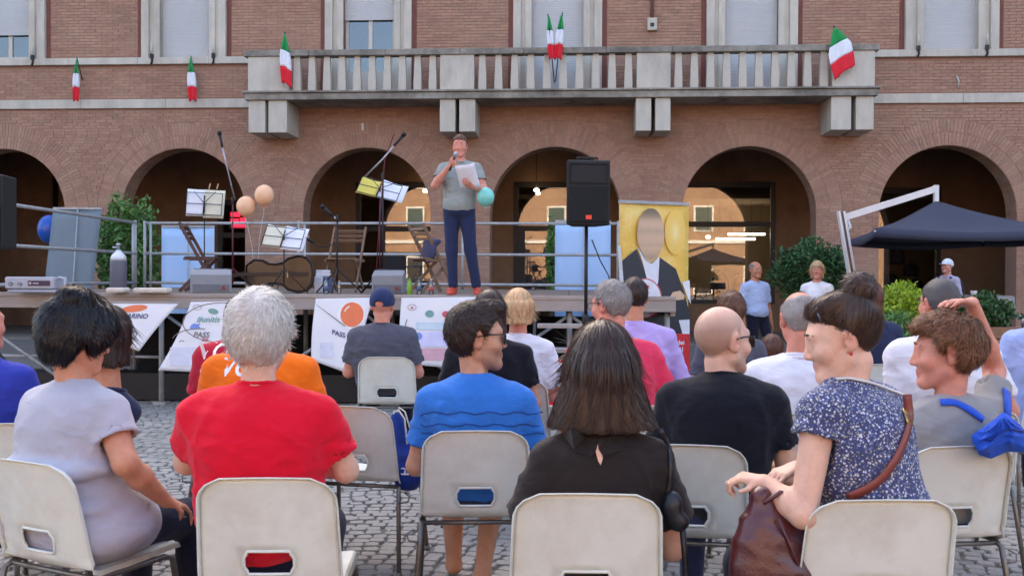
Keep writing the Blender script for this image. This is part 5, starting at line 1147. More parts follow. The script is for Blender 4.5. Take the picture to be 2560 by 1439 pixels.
# white case, bottles, cylinder, amplifier, cushions
t = thing("keyboard_case", "white and blue upright plastic case right of the cello", "case", at(800, 738, 12.3) * 1, 0); t.location.z = ZD + .002
M_wpl = mat("white_plastic", S(226, 228, 234), .4, .04); M_bpl = mat("blue_grey_plastic", S(84, 104, 140), .5)
m = MB(); m.bx(-.06, .04, -.05, .05, 0, .20); m.bx(-.05, .13, -.02, .10, .20, .235); m.build("body", M_wpl, t, bevel=.008); m = MB(); m.bx(.045, .14, -.04, .08, 0, .19); m.build("side_panel", M_bpl, t, bevel=.008); m = MB(); m.bx(-.05, .12, 0, .05, .236, .28); m.build("lid", M_wpl, t, bevel=.008)
M_pet = glass_mat("clear_plastic", (.86, .9, .92), .18, .05); M_gpet = mat("green_plastic", S(128, 176, 60), .3, .06)
def bottle(label, px, d, h, m_, cap, lab=None):
    c = at(px, 735, d); t = thing("bottle", label, "bottle", (c.x, c.y, ZD + .002), 0, "bottles standing on the stage"); r = h * .15
    m = MB(); m.lathe([(r * .85, 0), (r, .01), (r, h * .62), (r * .8, h * .74), (r * .4, h * .86), (r * .38, h * .93)], seg=14); m.build("flask", m_, t); m = MB(); m.lathe([(r * .46, h * .93), (r * .46, h), (.001, h)], seg=12); m.build("cap", cap, t)
    if lab: m = MB(); m.lathe([(r * 1.02, h * .25), (r * 1.02, h * .5)], seg=14); m.build("paper_label", lab, t)
bottle("green plastic bottle on the stage behind the navy cap", 1024, 11.2, .19, M_gpet, M_gpet); bottle("clear water bottle on the stage next to the green bottle", 1048, 11.2, .19, M_pet, M_bpl, M_bpl); bottle("clear bottle with a red label by the folding chair near the singer", 1078, 11.3, .18, M_pet, M_wpl, M_brd); bottle("clear water bottle on the stage right of the white case", 815, 11.4, .19, M_pet, M_bpl, M_bpl); bottle("squat clear bottle with white top at the foot of the middle microphone stand", 848, 11.6, .15, M_pet, M_wpl)
t = thing("gas_cylinder", "small grey gas cylinder with white shoulder at the left of the stage", "gas cylinder", at(296, 738, 11.8), 0); t.location.z = ZD + .002; M_cyl = mat("cylinder_grey", S(104, 104, 116), .4, .08); r = .095
m = MB(); m.lathe([(r * .9, 0), (r, .02), (r, .36), (r * .99, .38)], seg=20); m.build("tank", M_cyl, t); m = MB(); m.lathe([(r * .99, .381), (r * .86, .43), (r * .5, .47), (r * .34, .48), (r * .32, .50)], seg=20); m.build("shoulder", M_wpl, t); m = MB(); m.lathe([(.016, .50), (.016, .55), (.03, .555), (.03, .575), (.01, .58)], seg=10); m.tube([(0, 0, .53), (-.07, 0, .53)], .012, 6); m.build("valve", M_sil, t)
t = thing("amplifier_unit", "silver tabletop audio unit with a dark front panel at the left front of the stage", "audio unit", at(82, 752, 10.72), R(-2)); t.location.z = ZD + .014; t.location.y += .2; M_silv = mat("silver_plastic", S(176, 178, 190), .35, .06)
m = MB(); m.bx(-.30, .24, -.16, .16, 0, .035); m.bx(-.32, .22, -.17, .15, .04, .17); m.build("housing", M_silv, t, bevel=.018); m = MB(); m.bx(-.06, .18, -.178, -.171, .075, .13); m.bx(-.05, -.02, -.181, -.178, .09, .115, 1); m.bx(-.005, .06, -.181, -.178, .096, .108, 1); m.build("display", [mat("display_navy", S(36, 36, 76), .2), M_silv], t)
for x in (-.25, -.15): m = MB(); m.lathe([(.022, 0), (.02, .018)], (x, -.171, .095), 12, M=Matrix.Rotation(R(90), 3, 'X')); m.build("knob", M_wedge, t)
m = MB(); m.tube([(.23, -.1, .03), (.31, -.1, .05), (.31, -.1, .15), (.24, -.1, .165)], .018, 8); m.build("carry_handle", M_silv, t)
for lab, x0, x1 in (("cream flat cushion lying on the stage edge behind the black-haired woman", 340, 424), ("small cream folded cloth on the stage edge left of the flat cushion", 272, 318)):
    a = at(x0, 742, 10.9); b = at(x1, 742, 10.9); m = MB(); m.box((0, 0, .03), (b.x - a.x, .2, .055)); o = m.build("cushion", mat("cream_cushion", S(214, 202, 188), .9), bevel=.02); o.location = ((a.x + b.x) / 2, a.y, ZD + .014); tag(o, lab, "cushion")
# balloons tied to the stage
M_bal = mat("peach_balloon", S(244, 192, 150), .35, .03, 3, sss=.2)
for lab, px, py, r, tz in (("peach balloon floating nearest the left microphone boom", 615, 516, 23.5, -8), ("higher peach balloon just right of its twin", 661, 488, 24, 6)):
    c = at(px, py, 12.2); R_ = r * 12.2 / FPX; t = thing("balloon", lab, "balloon", c, 0, "peach balloons over the stage"); m = MB(); pr = [(R_ * math.sin(a), -R_ * 1.1 * math.cos(a) - (.012 if a < .3 else 0)) for a in np.linspace(.03, PI - .001, 18)]; m.lathe(pr, seg=24); m.build("skin", M_bal, t); m = MB(); m.lathe([(.012, -R_ * 1.1 - .03), (.004, -R_ * 1.1 - .010)], seg=8); m.build("knot", M_bal, t)
    q = at(640, 735, 12.25) - c; m = MB(); m.tube([(0, 0, -R_ * 1.1 - .02), Vector((q.x * .6, q.y * .5, q.z * .45)), (q.x, q.y, ZD + .01 - c.z)], .002, 4); m.build("string", M_page, t)
t = thing("balloon", "blue balloon half hidden behind the grey roll-up banner", "balloon", at(124, 573, 17.4), 0); R_ = .20; m = MB(); m.lathe([(R_ * math.sin(a), -R_ * 1.25 * math.cos(a)) for a in np.linspace(.03, PI - .001, 16)], seg=20); m.build("skin", mat("blue_balloon", S(34, 84, 176), .3), t)
m = MB(); m.tube([(0, 0, -.24), (.05, 0, -1.2), (.1, 0, -at(124, 573, 17.4).z + .0)], .003, 4); m.build("string", M_page, t)
# ------------------------------------------------------------------ flags
M_fg = mat("flag_green", S(32, 146, 74), .8, .08); M_fw = mat("flag_white", S(232, 232, 238), .8, .05); M_fr = mat("flag_red", S(222, 32, 48), .8, .08)
def flag(label, top, bot, n, half, px_top=None, twist=0.0, pole=None, wide=1.0, skew=0, sh=0.0):
    """hanging flag: green at the top, white, red at the bottom; top/bot pixels on the facade at depth n"""
    u0, v0 = fuv(*top, n); u1, v1 = fuv(*bot, n); p0 = FO + FX * u0 + FN * n; t = thing("flag", label, "flag", (p0.x, p0.y, v0), -TH, "small tricolour flags on the facade"); hh = v0 - v1
    def P(a, b):
        w_ = half * (.18 + .82 * min(b * 2.2, 1)) * (1 - .25 * max(b - .75, 0) * 4 * .5) * wide; x = (a - .5) * 2 * w_ + (u1 - u0) * b + skew * (a - .5) * b; return (x, -.03 - .035 * math.sin(a * 9 + b * 3) * min(b * 3, 1) + twist * (a - .5) * b, -hh * b - .05 * math.cos(a * 7) * b * hh * .5 + sh * (a - .5) * min(b * 2, 1))
    m = MB()
    for k in range(3): m.sheet(lambda a, b: P(a, (k + b) / 3), 8, 6, k)
    m.build("cloth", [M_fg, M_fw, M_fr], t, solid=.004); m = MB(); q = pole or ((0, .0, -hh * .5), (0, -.04, .06)); m.tube([Vector(x) for x in q], .012, 6); m.build("pole", M_blk, t); return t
flag("leftmost small tricolour flag hanging limp on the brick wall", (193, 150), (191, 252), -.25, .065, pole=((0, .23, -.4), (0, -.02, .05))); flag("limp tricolour flag below the second shuttered window from the left", (478, 146), (483, 252), -.25, .09, pole=((0, .23, -.4), (0, -.02, .05)))
flag("tricolour flag at the left end of the balcony", (713, 86), (717, 212), -1.15, .115, pole=((.05, .1, -.9), (0, -.02, .05)), sh=-.12)
flag("left one of the crossed tricolour flags in the middle of the balcony", (1372, 42), (1381, 148), -1.12, .075, pole=((.12, .08, -1.35), (-.02, -.02, .05))); flag("right one of the crossed tricolour flags in the middle of the balcony", (1404, 38), (1395, 148), -1.10, .085, pole=((-.12, .08, -1.35), (.02, -.02, .05)))
flag("wind-spread tricolour flag at the right end of the balcony", (2087, 72), (2112, 180), -1.15, .17, pole=((.12, .1, -.95), (-.02, -.02, .05)), wide=1.35, sh=.30)
# ------------------------------------------------------------------ greenery
M_leafd = mat("leaf_dark", S(52, 88, 42), .55, .25, 8, island=.5); M_leafy = mat("leaf_yellow_green", S(146, 172, 44), .55, .2, 8, island=.35); M_leafm = mat("leaf_mid", S(86, 124, 60), .55, .2, 8, island=.45); M_bark = mat("bark", S(92, 74, 58), .9, .2); M_pot = mat("terracotta_pot", S(150, 96, 72), .8, .15); M_plw = mat("planter_wood", S(140, 104, 80), .7, .2, 6)
def foliage(n, c, r, leaf, rng, shell=.55):
    d = rng.normal(0, 1, (n, 3)); d /= np.linalg.norm(d, axis=1)[:, None]; lump = 1 + .20 * np.sin(d[:, 0] * 7 + 1 + leaf * 99) * np.sin(d[:, 2] * 6) + .15 * np.sin(d[:, 1] * 11 + d[:, 0] * 5) + rng.uniform(-.06, .10, n); p = np.array(c) + d * np.array(r) * (rng.uniform(shell ** 3, 1, n) ** (1 / 3) * lump)[:, None]
    a = rng.normal(0, 1, (n, 3)) + d * 1.0 + np.array([0, 0, .3]); a /= np.linalg.norm(a, axis=1)[:, None]; b = np.cross(a, rng.normal(0, 1, (n, 3))); b /= np.linalg.norm(b, axis=1)[:, None]; L_ = leaf * rng.uniform(.45, 1.5, n)[:, None]; nn = np.cross(a, b)
    V = np.stack([p - a * L_, p + b * L_ * .42 + nn * L_ * .12, p + a * L_, p - b * L_ * .42 + nn * L_ * .12], 1).reshape(-1, 3); return V, np.arange(n * 4).reshape(-1, 4)
def bush(name, label, cat, px, ytop, ybot, wpx, d, n, leaf, mt, pot='pot', seed=1, stem=True):
    a = at(px, ytop, d); b = at(px, ybot, d); rx = wpx * d / FPX / 2; rz = (a.z - b.z) / 2; t = thing(name, label, cat, (a.x, a.y, 0)); zc = (a.z + b.z) / 2; V, Q = foliage(n, (0, 0, zc), (rx, rx * .9, rz), leaf, np.random.default_rng(seed)); link("crown", np_mesh("crown", V, Q, mt, smooth=False), t)
    if stem:
        m = MB(); m.tube([(0, 0, .3), (.03, .02, b.z), (0, 0, zc + rz * .4)], [.035, .03, .012], 7)
        for k in range(7): an = k * .9; m.tube([(0, 0, zc - rz * .6 + k * .05), (rx * .55 * math.cos(an), rx * .5 * math.sin(an), zc + rz * .1 + .05 * k)], [.014, .005], 5)
        m.build("trunk", M_bark, t); m = MB(); m.lathe([(.20, 0), (.24, .05), (.30, .42), (.33, .44), (.33, .5), (.28, .5), (.27, .46), (.001, .46)], seg=20); m.build("pot", M_pot, t)
    return t
bush("potted_shrub", "tall leafy green shrub behind the left corner of the guard rail", "shrub", 318, 500, 760, 150, 18.6, 5200, .055, M_leafm, seed=3)
bush("potted_shrub", "round clipped dark green bush beside the portico pier", "shrub", 2028, 604, 745, 188, 17.2, 6500, .04, M_leafd, seed=4)
bush("potted_shrub", "narrow green shrub in the shop doorway left of the sky-tinted roll-up back", "shrub", 1378, 555, 740, 22, 18.6, 900, .05, M_leafm, seed=9)
def planter(label, x0, x1, ytop, ymid, d, mt, n, leaf, seed, wood=True):
    a = at(x0, ytop, d); b = at(x1, ytop, d); mid = at(x0, ymid, d); W_ = b.x - a.x; t = thing("planter_hedge", label, "hedge", ((a.x + b.x) / 2, a.y, 0)); zt = a.z; zm = mid.z
    V, Q = foliage(n, (0, 0, (zt + zm) / 2), (W_ * .55, .28, (zt - zm) / 2 * 1.15), leaf, np.random.default_rng(seed), .35); link("crown", np_mesh("crown", V, Q, mt, smooth=False), t)
    m = MB()
    for k in range(9): x = (k / 8 - .5) * W_ * .8; m.tube([(x, 0, zm - .15), (x * 1.05, .03, (zt + zm) / 2)], .01, 5)
    m.build("stems", M_bark, t)
    for k in range(max(int(zm / .12), 2)):
        h = zm / max(int(zm / .12), 2); m = MB(); m.bx(-W_ * .5, W_ * .5, -.24, .24, k * h, (k + 1) * h - .008); m.build("plank", M_plw, t, bevel=.006)
    return t
planter("bright yellow-green clipped hedge right of the bun hairdo", 2212, 2296, 714, 800, 9.6, M_leafy, 2600, .026, 5); planter("mid green leafy hedge below the yellow-green one", 2200, 2290, 790, 880, 9.2, M_leafm, 2600, .028, 6); planter("low dark green hedge in a wooden planter under the parasol", 2395, 2520, 742, 812, 10.2, M_leafd, 3000, .03, 7)
# ------------------------------------------------------------------ cantilever parasol
M_can = mat("navy_canopy", S(54, 58, 76), .8, .06, 4, .1, 120); M_arm = mat("white_aluminium", S(226, 222, 218), .35, .04); M_slot = mat("brown_slot", S(112, 84, 80), .5)
NLc, FLc, FRc, NRc = (4.42, 12.2), (5.34, 15.9), (7.40, 15.7), (6.85, 12.1); ap = at(2340, 502, 14.0); zr = 2.04
t = thing("cantilever_parasol", "navy cantilever parasol with white arm over the café seats", "parasol", (4.75, 14.0, 0)); o_ = Vector((4.75, 14.0, 0)); A_ = Vector(ap) - o_; C_ = [Vector((x, y, zr)) - o_ for x, y in (NLc, NRc, FRc, FLc)]
m = MB()
for k in range(4):
    a, b = C_[k], C_[(k + 1) % 4]; m.sheet(lambda u, v: tuple((a * (1 - u) + b * u) * (1 - v) + A_ * v + Vector((0, 0, -.10 * math.sin(v * PI) * (1 - .5 * abs(2 * u - 1)) - .05 * (1 - v) * math.sin(u * PI)))), 8, 8)
m.build("canopy", M_can, t, solid=.004)
m = MB()
for k in range(4):
    a, b = C_[k], C_[(k + 1) % 4]; m.sheet(lambda u, v: tuple(a * (1 - u) + b * u + Vector((0, 0, -.05 * math.sin(u * PI) - .10 * v))), 10, 1)
m.build("valance", M_can, t, solid=.004)
for k in range(4): m = MB(); m.tube([C_[k] + Vector((0, 0, -.03)), A_ + Vector((0, 0, -.12))], .014, 6); m.build("rib", M_arm, t)
p_top = at(2102, 528, 14.0) - o_; p_bot = at(2142, 760, 14.0) - o_; p_bot = p_top + (p_bot - p_top) * (p_top.z / (p_top.z - p_bot.z)); m = MB(); m.beam(p_top + Vector((-.035, 0, 0)), p_bot + Vector((-.035, 0, 0)), .03, .09, up=(0, 1, 0)); m.beam(p_top + Vector((.035, 0, 0)), p_bot + Vector((.035, 0, 0)), .03, .09, up=(0, 1, 0)); m.beam(p_top, p_bot, .04, .05, 1, up=(0, 1, 0)); m.build("mast", [M_arm, M_slot], t)
a0 = at(2112, 543, 14.0) - o_; a1 = at(2340, 472, 14.0) - o_; m = MB(); m.beam(a0, a1, .05, .09); m.beam(a1 + Vector((0, 0, .05)), A_ + Vector((0, 0, -.02)), .06, .06); m.tube([a0 + Vector((.03, 0, -.02)), a0 + Vector((.08, 0, -.14)), a0 + Vector((.02, 0, -.2))], .025, 6); m.build("arm", M_arm, t)
m = MB(); m.bx(p_bot.x - .45, p_bot.x + .45, p_bot.y - .45, p_bot.y + .45, 0.0, .09); m.build("base", M_black, t, bevel=.02)
# café table and chairs, bicycle by the right edge
M_cloth = cloth("grey_tablecloth", S(150, 148, 146))
p = at(2440, 738, 13.0); t = thing("cafe_table", "round café table under a grey cloth behind the low hedge", "table", (p.x, p.y, 0)); zt = p.z
m = MB(); m.lathe([(.001, zt), (.44, zt), (.45, zt - .02), (.47, zt - .25)], seg=28); m.build("tablecloth", M_cloth, t); m = MB(); m.tube([(0, 0, .03), (0, 0, zt - .01)], .035, 8); m.lathe([(.25, 0), (.24, .03), (.03, .05)], seg=16); m.build("pedestal", M_black, t)
m = MB(); m.lathe([(.03, 0), (.045, .06), (.043, .06), (.028, .004)], seg=14); o = m.build("cup", M_wpl); o.location = (p.x - .03, p.y, zt + .001); tag(o, "small white cup on the grey café table", "cup")
def bicycle(label, px, d, yaw):
    p = on_ground(px, d); t = thing("bicycle", label, "bicycle", p, R(yaw)); M_bf = mat("bike_frame_dark", S(46, 44, 52), .4); M_ty = mat("tyre_rubber", S(28, 28, 28), .8)
    for x in (-.52, .52):
        m = MB(); m.tube([(x + .32 * math.cos(a), 0, .335 + .32 * math.sin(a)) for a in np.linspace(0, 2 * PI, 28, endpoint=False)], .017, 6, closed=True); wq = m.build("wheel", M_ty, t); m = MB()
        for k in range(10): m.tube([(x, 0, .335), (x + .31 * math.cos(k * .628), 0, .335 + .31 * math.sin(k * .628))], .002, 4)
        m.build("spokes", M_sil, wq)
    m = MB(); [m.tube(q, .016, 7) for q in ([(-.52, 0, .335), (-.05, 0, .30)], [(-.05, 0, .30), (-.18, 0, .78)], [(-.05, 0, .30), (.36, 0, .70)], [(-.16, 0, .70), (.35, 0, .82)], [(-.52, 0, .335), (-.17, 0, .74)], [(.34, 0, .90), (.37, 0, .68), (.52, 0, .335)])]; m.build("frame", M_bf, t)
    m = MB(); m.tube([(.30, -.28, 1.02), (.36, -.2, 1.0), (.35, 0, .98), (.36, .2, 1.0), (.30, .28, 1.02)], .013, 6); m.tube([(.35, 0, .98), (.34, 0, .88)], .014, 6); m.build("handlebar", M_sil, t); m = MB(); m.add([(-.32, -.08, .86), (-.32, .08, .86), (-.06, .015, .87), (-.06, -.015, .87), (-.3, -.07, .82), (-.3, .07, .82), (-.06, .012, .84), (-.06, -.012, .84)], [(0, 1, 2, 3), (7, 6, 5, 4), (0, 4, 5, 1), (1, 5, 6, 2), (2, 6, 7, 3), (3, 7, 4, 0)]); m.tube([(-.19, 0, .84), (-.18, 0, .76)], .012, 6); m.build("saddle", M_black, t, bevel=.012); m = MB(); m.lathe([(.04, 0), (.055, .03), (.05, .05)], (.42, 0, .86), 12, M=Matrix.Rotation(R(90), 3, 'Y')); m.build("lamp", M_sil, t)
bicycle("dark bicycle parked beyond the low hedge at the right edge", 2520, 12.0, 35)
# small red bin by the steps
p = at(1394, 957, 8.6); t = thing("red_bag", "small bright red bag with white lettering standing by the stage steps", "bag", (p.x, p.y, max(p.z, .0)), 0); M_rb = mat("red_vinyl", S(216, 24, 36), .5); 
zc = p.z
m = MB(); m.bx(-.075, .075, -.05, .05, -zc + .0, .14); m.build("body", M_rb, t, bevel=.01); m = MB(); m.lathe([(.085, 0), (.08, .03), (.05, .06), (.001, .075)], (-.01, -.0, .14), 14); m.build("flap", mat("dark_red_vinyl", S(172, 20, 40), .5), t); lettering("lettering", "VOI", M_bwh, t, lambda x, y: (x - .01, -.088, .165 + y), .05, 0, .003)
# ------------------------------------------------------------------ clothes
C_grey = cloth("heather_grey_top", S(178, 178, 190)); C_red = cloth("red_tshirt", S(222, 18, 48)); C_navy = cloth("navy_trousers", S(28, 30, 48)); C_jean = cloth("blue_jeans", S(44, 52, 84), bump=.4); C_or = cloth("orange_tshirt", S(252, 118, 22)); C_dred = cloth("crimson_tshirt", S(190, 28, 52)); C_char = cloth("charcoal_tshirt", S(86, 86, 98)); C_blue = cloth("azure_tshirt", S(52, 118, 200)); C_blk = cloth("black_tshirt", S(22, 23, 32)); C_sheer = cloth("black_blouse", S(40, 33, 32), rough=.8); C_white = cloth("white_shirt", S(232, 230, 238)); C_pink = cloth("coral_red_shirt", S(226, 58, 92)); C_lil = cloth("lilac_shirt", S(190, 166, 224)); C_lblue = cloth("light_blue_shirt", S(164, 178, 226)); C_gpolo = cloth("warm_grey_polo", S(148, 146, 146)); C_royal = cloth("royal_blue_shirt", S(52, 66, 170)); C_beige = cloth("beige_trousers", S(200, 186, 162)); C_kh = cloth("dark_shorts", S(58, 60, 70)); C_olive = cloth("grey_olive_tshirt", S(150, 156, 150)); C_dnavy = cloth("navy_shirt", S(44, 50, 78)); M_cap = cloth("navy_cap", S(44, 54, 92)); M_capw = cloth("white_cap", S(224, 228, 236))
def floral():
    m = cloth("floral_cotton", S(68, 74, 112)); N = m.node_tree.nodes; L = m.node_tree.links; b = N["Principled BSDF"]; src = b.inputs["Base Color"].links[0].from_socket; tc = N.new("ShaderNodeTexCoord")
    for sc, th, col, off in ((92, .25, S(214, 214, 224), 0), (118, .20, S(190, 184, 150), 3.3), (70, .22, S(106, 116, 164), 7.7)):
        mp = N.new("ShaderNodeMapping"); mp.inputs["Location"].default_value = (off, off, off); L.new(tc.outputs["Object"], mp.inputs[0]); nz = N.new("ShaderNodeTexNoise"); nz.inputs["Scale"].default_value = 40; L.new(mp.outputs[0], nz.inputs["Vector"]); ad = N.new("ShaderNodeVectorMath"); ad.operation = 'MULTIPLY_ADD'; ad.inputs[1].default_value = (.012,) * 3; L.new(nz.outputs["Color"], ad.inputs[0]); L.new(mp.outputs[0], ad.inputs[2])
        v = N.new("ShaderNodeTexVoronoi"); v.inputs["Scale"].default_value = sc; L.new(ad.outputs[0], v.inputs["Vector"]); r = N.new("ShaderNodeMapRange"); r.inputs[1].default_value = th; r.inputs[2].default_value = th + .10; r.inputs[3].default_value = 1; r.inputs[4].default_value = 0; L.new(v.outputs["Distance"], r.inputs[0]); mx = N.new("ShaderNodeMix"); mx.data_type = 'RGBA'; L.new(r.outputs[0], mx.inputs[0]); L.new(src, mx.inputs[6]); mx.inputs[7].default_value = (*col, 1); src = mx.outputs[2]
    L.new(src, b.inputs["Base Color"]); return m
C_flor = floral()
def shirt_of(p): return [c for c in p['t'].children if c.name.split('.')[0] in ('shirt', 'top')][0]
def print_on(p, txt, m, x, z, size, shear=0, bold=.02):
    """white print lying on the back of a shirt"""
    bpy.context.view_layer.update(); so_ = shirt_of(p); V, Fc = text_mesh(txt, size, 'CENTER', shear, bold * size); out = []
    for v in V:
        ok, loc, nrm, _ = so_.ray_cast(Vector((x + v.x, -1.0, z + v.y)), Vector((0, 1, 0))); out.append(loc - Vector((0, .004, 0)) if ok else Vector((x + v.x, -.15, z + v.y)))
    mb = MB(); mb.add(out, Fc); return mb.build("lettering", m, so_)
def toloc(p, px, py, d): return p.matrix_world.inverted() @ at(px, py, d)

# ------------------------------------------------------------------ the front row and its chairs
CH_A = chair("white chair under the grey-topped woman at the left edge", 52, 1172, 3.36, -27)
CH_B = chair("white chair whose slot shows the red T-shirt", 662, 1224, 3.1, 2)
CH_C = chair("white chair under the woman in the black blouse", 1470, 1258, 2.9, -1)
CH_D = chair("white chair under the woman in the floral dress", 2216, 1246, 2.84, 2)
CH_E = chair("white chair under the man in the azure T-shirt", 1190, 1104, 4.06, 3)
CH_F = chair("white chair under the shaven-headed man", 1722, 1142, 3.75, -8)
CH_G = chair("white chair with a blue backpack strap under the boy holding his head", 2412, 1132, 3.75, 8)
chair("empty white chair with a blue drawstring bag on its corner", 868, 1032, 4.8, -12)
CH_I = chair("small white chair under the man in the navy cap", 965, 902, 7.7, 0)
CH_J = chair("white chair under the balding man in the white shirt", 1962, 1046, 4.62, 0)
chair("white chair half hidden by the floral dress shoulder", 2212, 905, 7.3, 0)
chair("white chair cut by the right edge below the light blue shirt", 2590, 912, 7.0, 0)

person("woman with spiky black hair in a tight grey top at the left edge", 196, 752, 3.60, face=-26, skin=SK_tan, shirt=C_grey, pants=C_navy, hair=H_black, style='spiky', ho=dict(t=.036, bz=-.122, jit=.12), sw=.168, b=1.20, bel=1.05, hipw=1.22, hs=1.06, nk=.04, on=CH_A, rolls=((.11, 1.06), (-.02, 1.18)), yaw=-22, pitch=14, long_top=True, slouch=.05, lean=.02, lx=-.02, seed=11, nh=11000, vox=.0095, fold=.006, sleeve=.55, collar='round',
       arms=dict(R=((.265, -.03, .79), (.25, .17, .62), (.1, .9, -.45), (0, -.2, -1), .5)), shoes=M_shoe)
person("white-haired man in a red T-shirt seen from behind", 650, 741, 3.32, skin=SK_fair, shirt=C_red, pants=C_navy, hair=H_white, style='short', ho=dict(t=.030, bz=-.100, crown=(.012, -.085, .085), whorl=.6, lift=.5, jit=.12, lock=.0010), sw=.198, b=1.13, bel=1.05, seed=12, nh=12000, vox=.0095, fold=.008, slouch=.05, sleeve=.70, hs=1.12, nk=.025, on=CH_B, shoes=M_shoe,
       arms=dict(R=((.275, .03, .78), (.10, .27, .78), None, None, .5), L=((-.275, .06, .80), (-.10, .27, .74), None, None, .5)))
pw_ = person("woman with a brown bob in a sheer black blouse", 1505, 816, 3.13, skin=SK_fair, shirt=C_sheer, pants=C_navy, hair=H_brown, style='bob', ho=dict(zb=-.168, flare=.068, sw=.0022, len=1.1), sw=.158, b=1.0, hipw=1.1, hs=1.08, nk=.065, on=CH_C, seed=13, nh=18000, vox=.0095, fold=.006, flare=.026, sleeve=.68, slouch=.03, shoes=M_shoe, collar=None)
pf = person("woman with a bun in a blue floral dress turning left", 2104, 742, 3.06, face=38, yaw=42, pitch=15, skin=SK_fair, shirt=C_flor, pants=C_navy, hair=H_bun, style='bun', ho=dict(t=.014), sw=.158, b=1.12, hipw=1.15, hs=1.06, nk=.0, on=CH_D, lean=.10, lx=-.09, seed=14, nh=11000, vox=.0095, fold=.005, sleeve=.22, slouch=.02, collar=None, eyes=True, hand_fine=('L', 'R'), shoes=M_shoe,
       arms=dict(L=(('px', 2008, 1285, 2.90), ('px', 1912, 1205, 3.0), ('px', 1850, 1190, 3.02), (.1, .1, -1), 1.05), R=(('px', 2110, 1240, 3.28), ('px', 1995, 1168, 3.18), ('px', 1945, 1185, 3.15), (.1, .1, -1), .7)))
# ------------------------------------------------------------------ second row
PB_ = person("dark-haired man in sunglasses and azure T-shirt looking right", 1192, 764, 4.29, yaw=-76, skin=SK_olive, shirt=C_blue, pants=C_kh, hair=H_dark, style='quiff', ho=dict(t=.013, bz=-.08, top=1.3), sw=.186, b=1.12, hs=1.16, nk=.03, on=CH_E, glasses='sun', stub=('beard', .5), seed=15, nh=9000, legs='shorts', fold=.008, vox=.010, slouch=.05, sleeve=.66,
       legpose=dict(L=((-.09, .02, .525), (-.13, .42, .50), (-.12, .43, .06), (-.13, .56, .045)), R=((.09, .02, .525), (.08, .40, .50), (.02, .25, .07), (.02, .38, .045))))
person("shaven-headed man in black T-shirt and sunglasses facing right", 1806, 766, 3.98, face=-14, yaw=-46, skin=SK_fair, shirt=C_blk, pants=C_jean, hair=None, style='none', stub=('both', .42), sw=.188, b=1.1, glasses='sun', seed=16, vox=.010, fold=.007, slouch=.06, lean=-.02, hs=1.14, nk=.0, on=CH_F, brow=H_dark)
py_ = person("boy with chestnut hair in a grey polo holding his head", 2366, 790, 3.96, face=8, yaw=64, pitch=4, skin=SK_red, shirt=C_gpolo, pants=C_jean, hair=H_chest, style='messy', ho=dict(t=.016, bz=-.088, lift=1.3, lock=.0018), sw=.190, b=1.1, hs=1.2, nk=.05, on=CH_G, seed=17, nh=10000, vox=.010, fold=.008, eyes=True, collar='polo', hand_fine=('R',), extra=dict(sh=dict(R=(.02, .02, .05))), sleeve=.62,
       arms=dict(R=(('px', 2486, 925, 4.22), ('px', 2430, 758, 4.02), (-.95, -.28, .12), (-.1, -.1, -1), .28)))
# ------------------------------------------------------------------ further rows
person("man in a royal blue shirt cut off by the left edge", -50, 742, 4.5, seat="man in royal blue", skin=SK_red, shirt=C_royal, pants=C_navy, hair=H_grey, style='receding', ho=dict(t=.008, rec=.075), sw=.185, b=1.08, yaw=-35, seed=18, nh=900)
person("dark-haired woman mostly hidden behind the spiky black hair", 272, 772, 4.4, lx=.27, nk=.12, b=.7, seat="dark-haired woman beside the stage banner", skin=SK_tan, shirt=C_dnavy, pants=C_navy, hair=H_dark, style='bob', ho=dict(zb=-.13, flare=.01), sw=.12, seed=19, nh=1800, yaw=-20, glasses='thin')
po = person("person in an orange T-shirt hidden behind the white-haired head", 652, 748, 4.6, nk=.0, seat="orange T-shirt", skin=SK_tan, shirt=C_or, pants=C_navy, hair=H_dark, style='short', sw=.20, b=1.12, seed=20, nh=600, sleeve=.72)
print_on(po, "VO", M_bwh, -.085, 1.02, .11, .25); print_on(po, "PA", M_bwh, -.09, .91, .075, .0)
pr_ = person("person in a crimson T-shirt just left of the orange one", 604, 745, 5.4, nk=-.01, seat="crimson T-shirt", skin=SK_tan, shirt=C_dred, pants=C_navy, hair=H_dark, style='short', sw=.185, b=1.15, seed=21, nh=600, sleeve=.7)
print_on(pr_, "VO", M_bwh, -.125, 1.03, .12, .25); print_on(pr_, "e", M_bwh, -.18, .93, .08)
person("man in a navy cap and charcoal T-shirt sitting in front of the stage", 957, 722, 7.93, skin=SK_red, shirt=C_char, pants=C_navy, hair=M_cap, style='cap', ho=dict(), sw=.205, b=1.18, hs=1.1, nk=.02, on=CH_I, seed=22, nh=0, fold=.010, yaw=-8, sleeve=.75, shoes=M_shoe, neck=1.1)
pb = person("long-haired person in a black T-shirt in front of the azure T-shirt man", 1224, 730, 5.9, seat="long-haired person in black", skin=SK_tan, shirt=C_blk, pants=C_navy, hair=H_brown, style='bob', ho=dict(zb=-.12, flare=.015), sw=.19, b=1.12, seed=23, nh=1800)
person("blonde woman in a white shirt near the stage front", 1297, 727, 6.3, face=-12, seat="blonde woman in white", skin=SK_red, shirt=C_white, pants=C_beige, hair=H_blond, style='bob', ho=dict(zb=-.085, flare=-.006), sw=.165, b=1.08, seed=24, nh=1800, fold=.010, shoes=M_shoe, sleeve=.8)
person("grey-haired man with glasses in a coral red shirt", 1527, 705, 5.1, face=8, yaw=34, pitch=6, seat="man in the coral shirt", skin=SK_red, shirt=C_pink, pants=C_navy, hair=H_grey, style='short', ho=dict(t=.013), sw=.18, b=1.06, lean=.0, seed=25, nh=2600, glasses='thin', lx=-.09, slouch=.06)
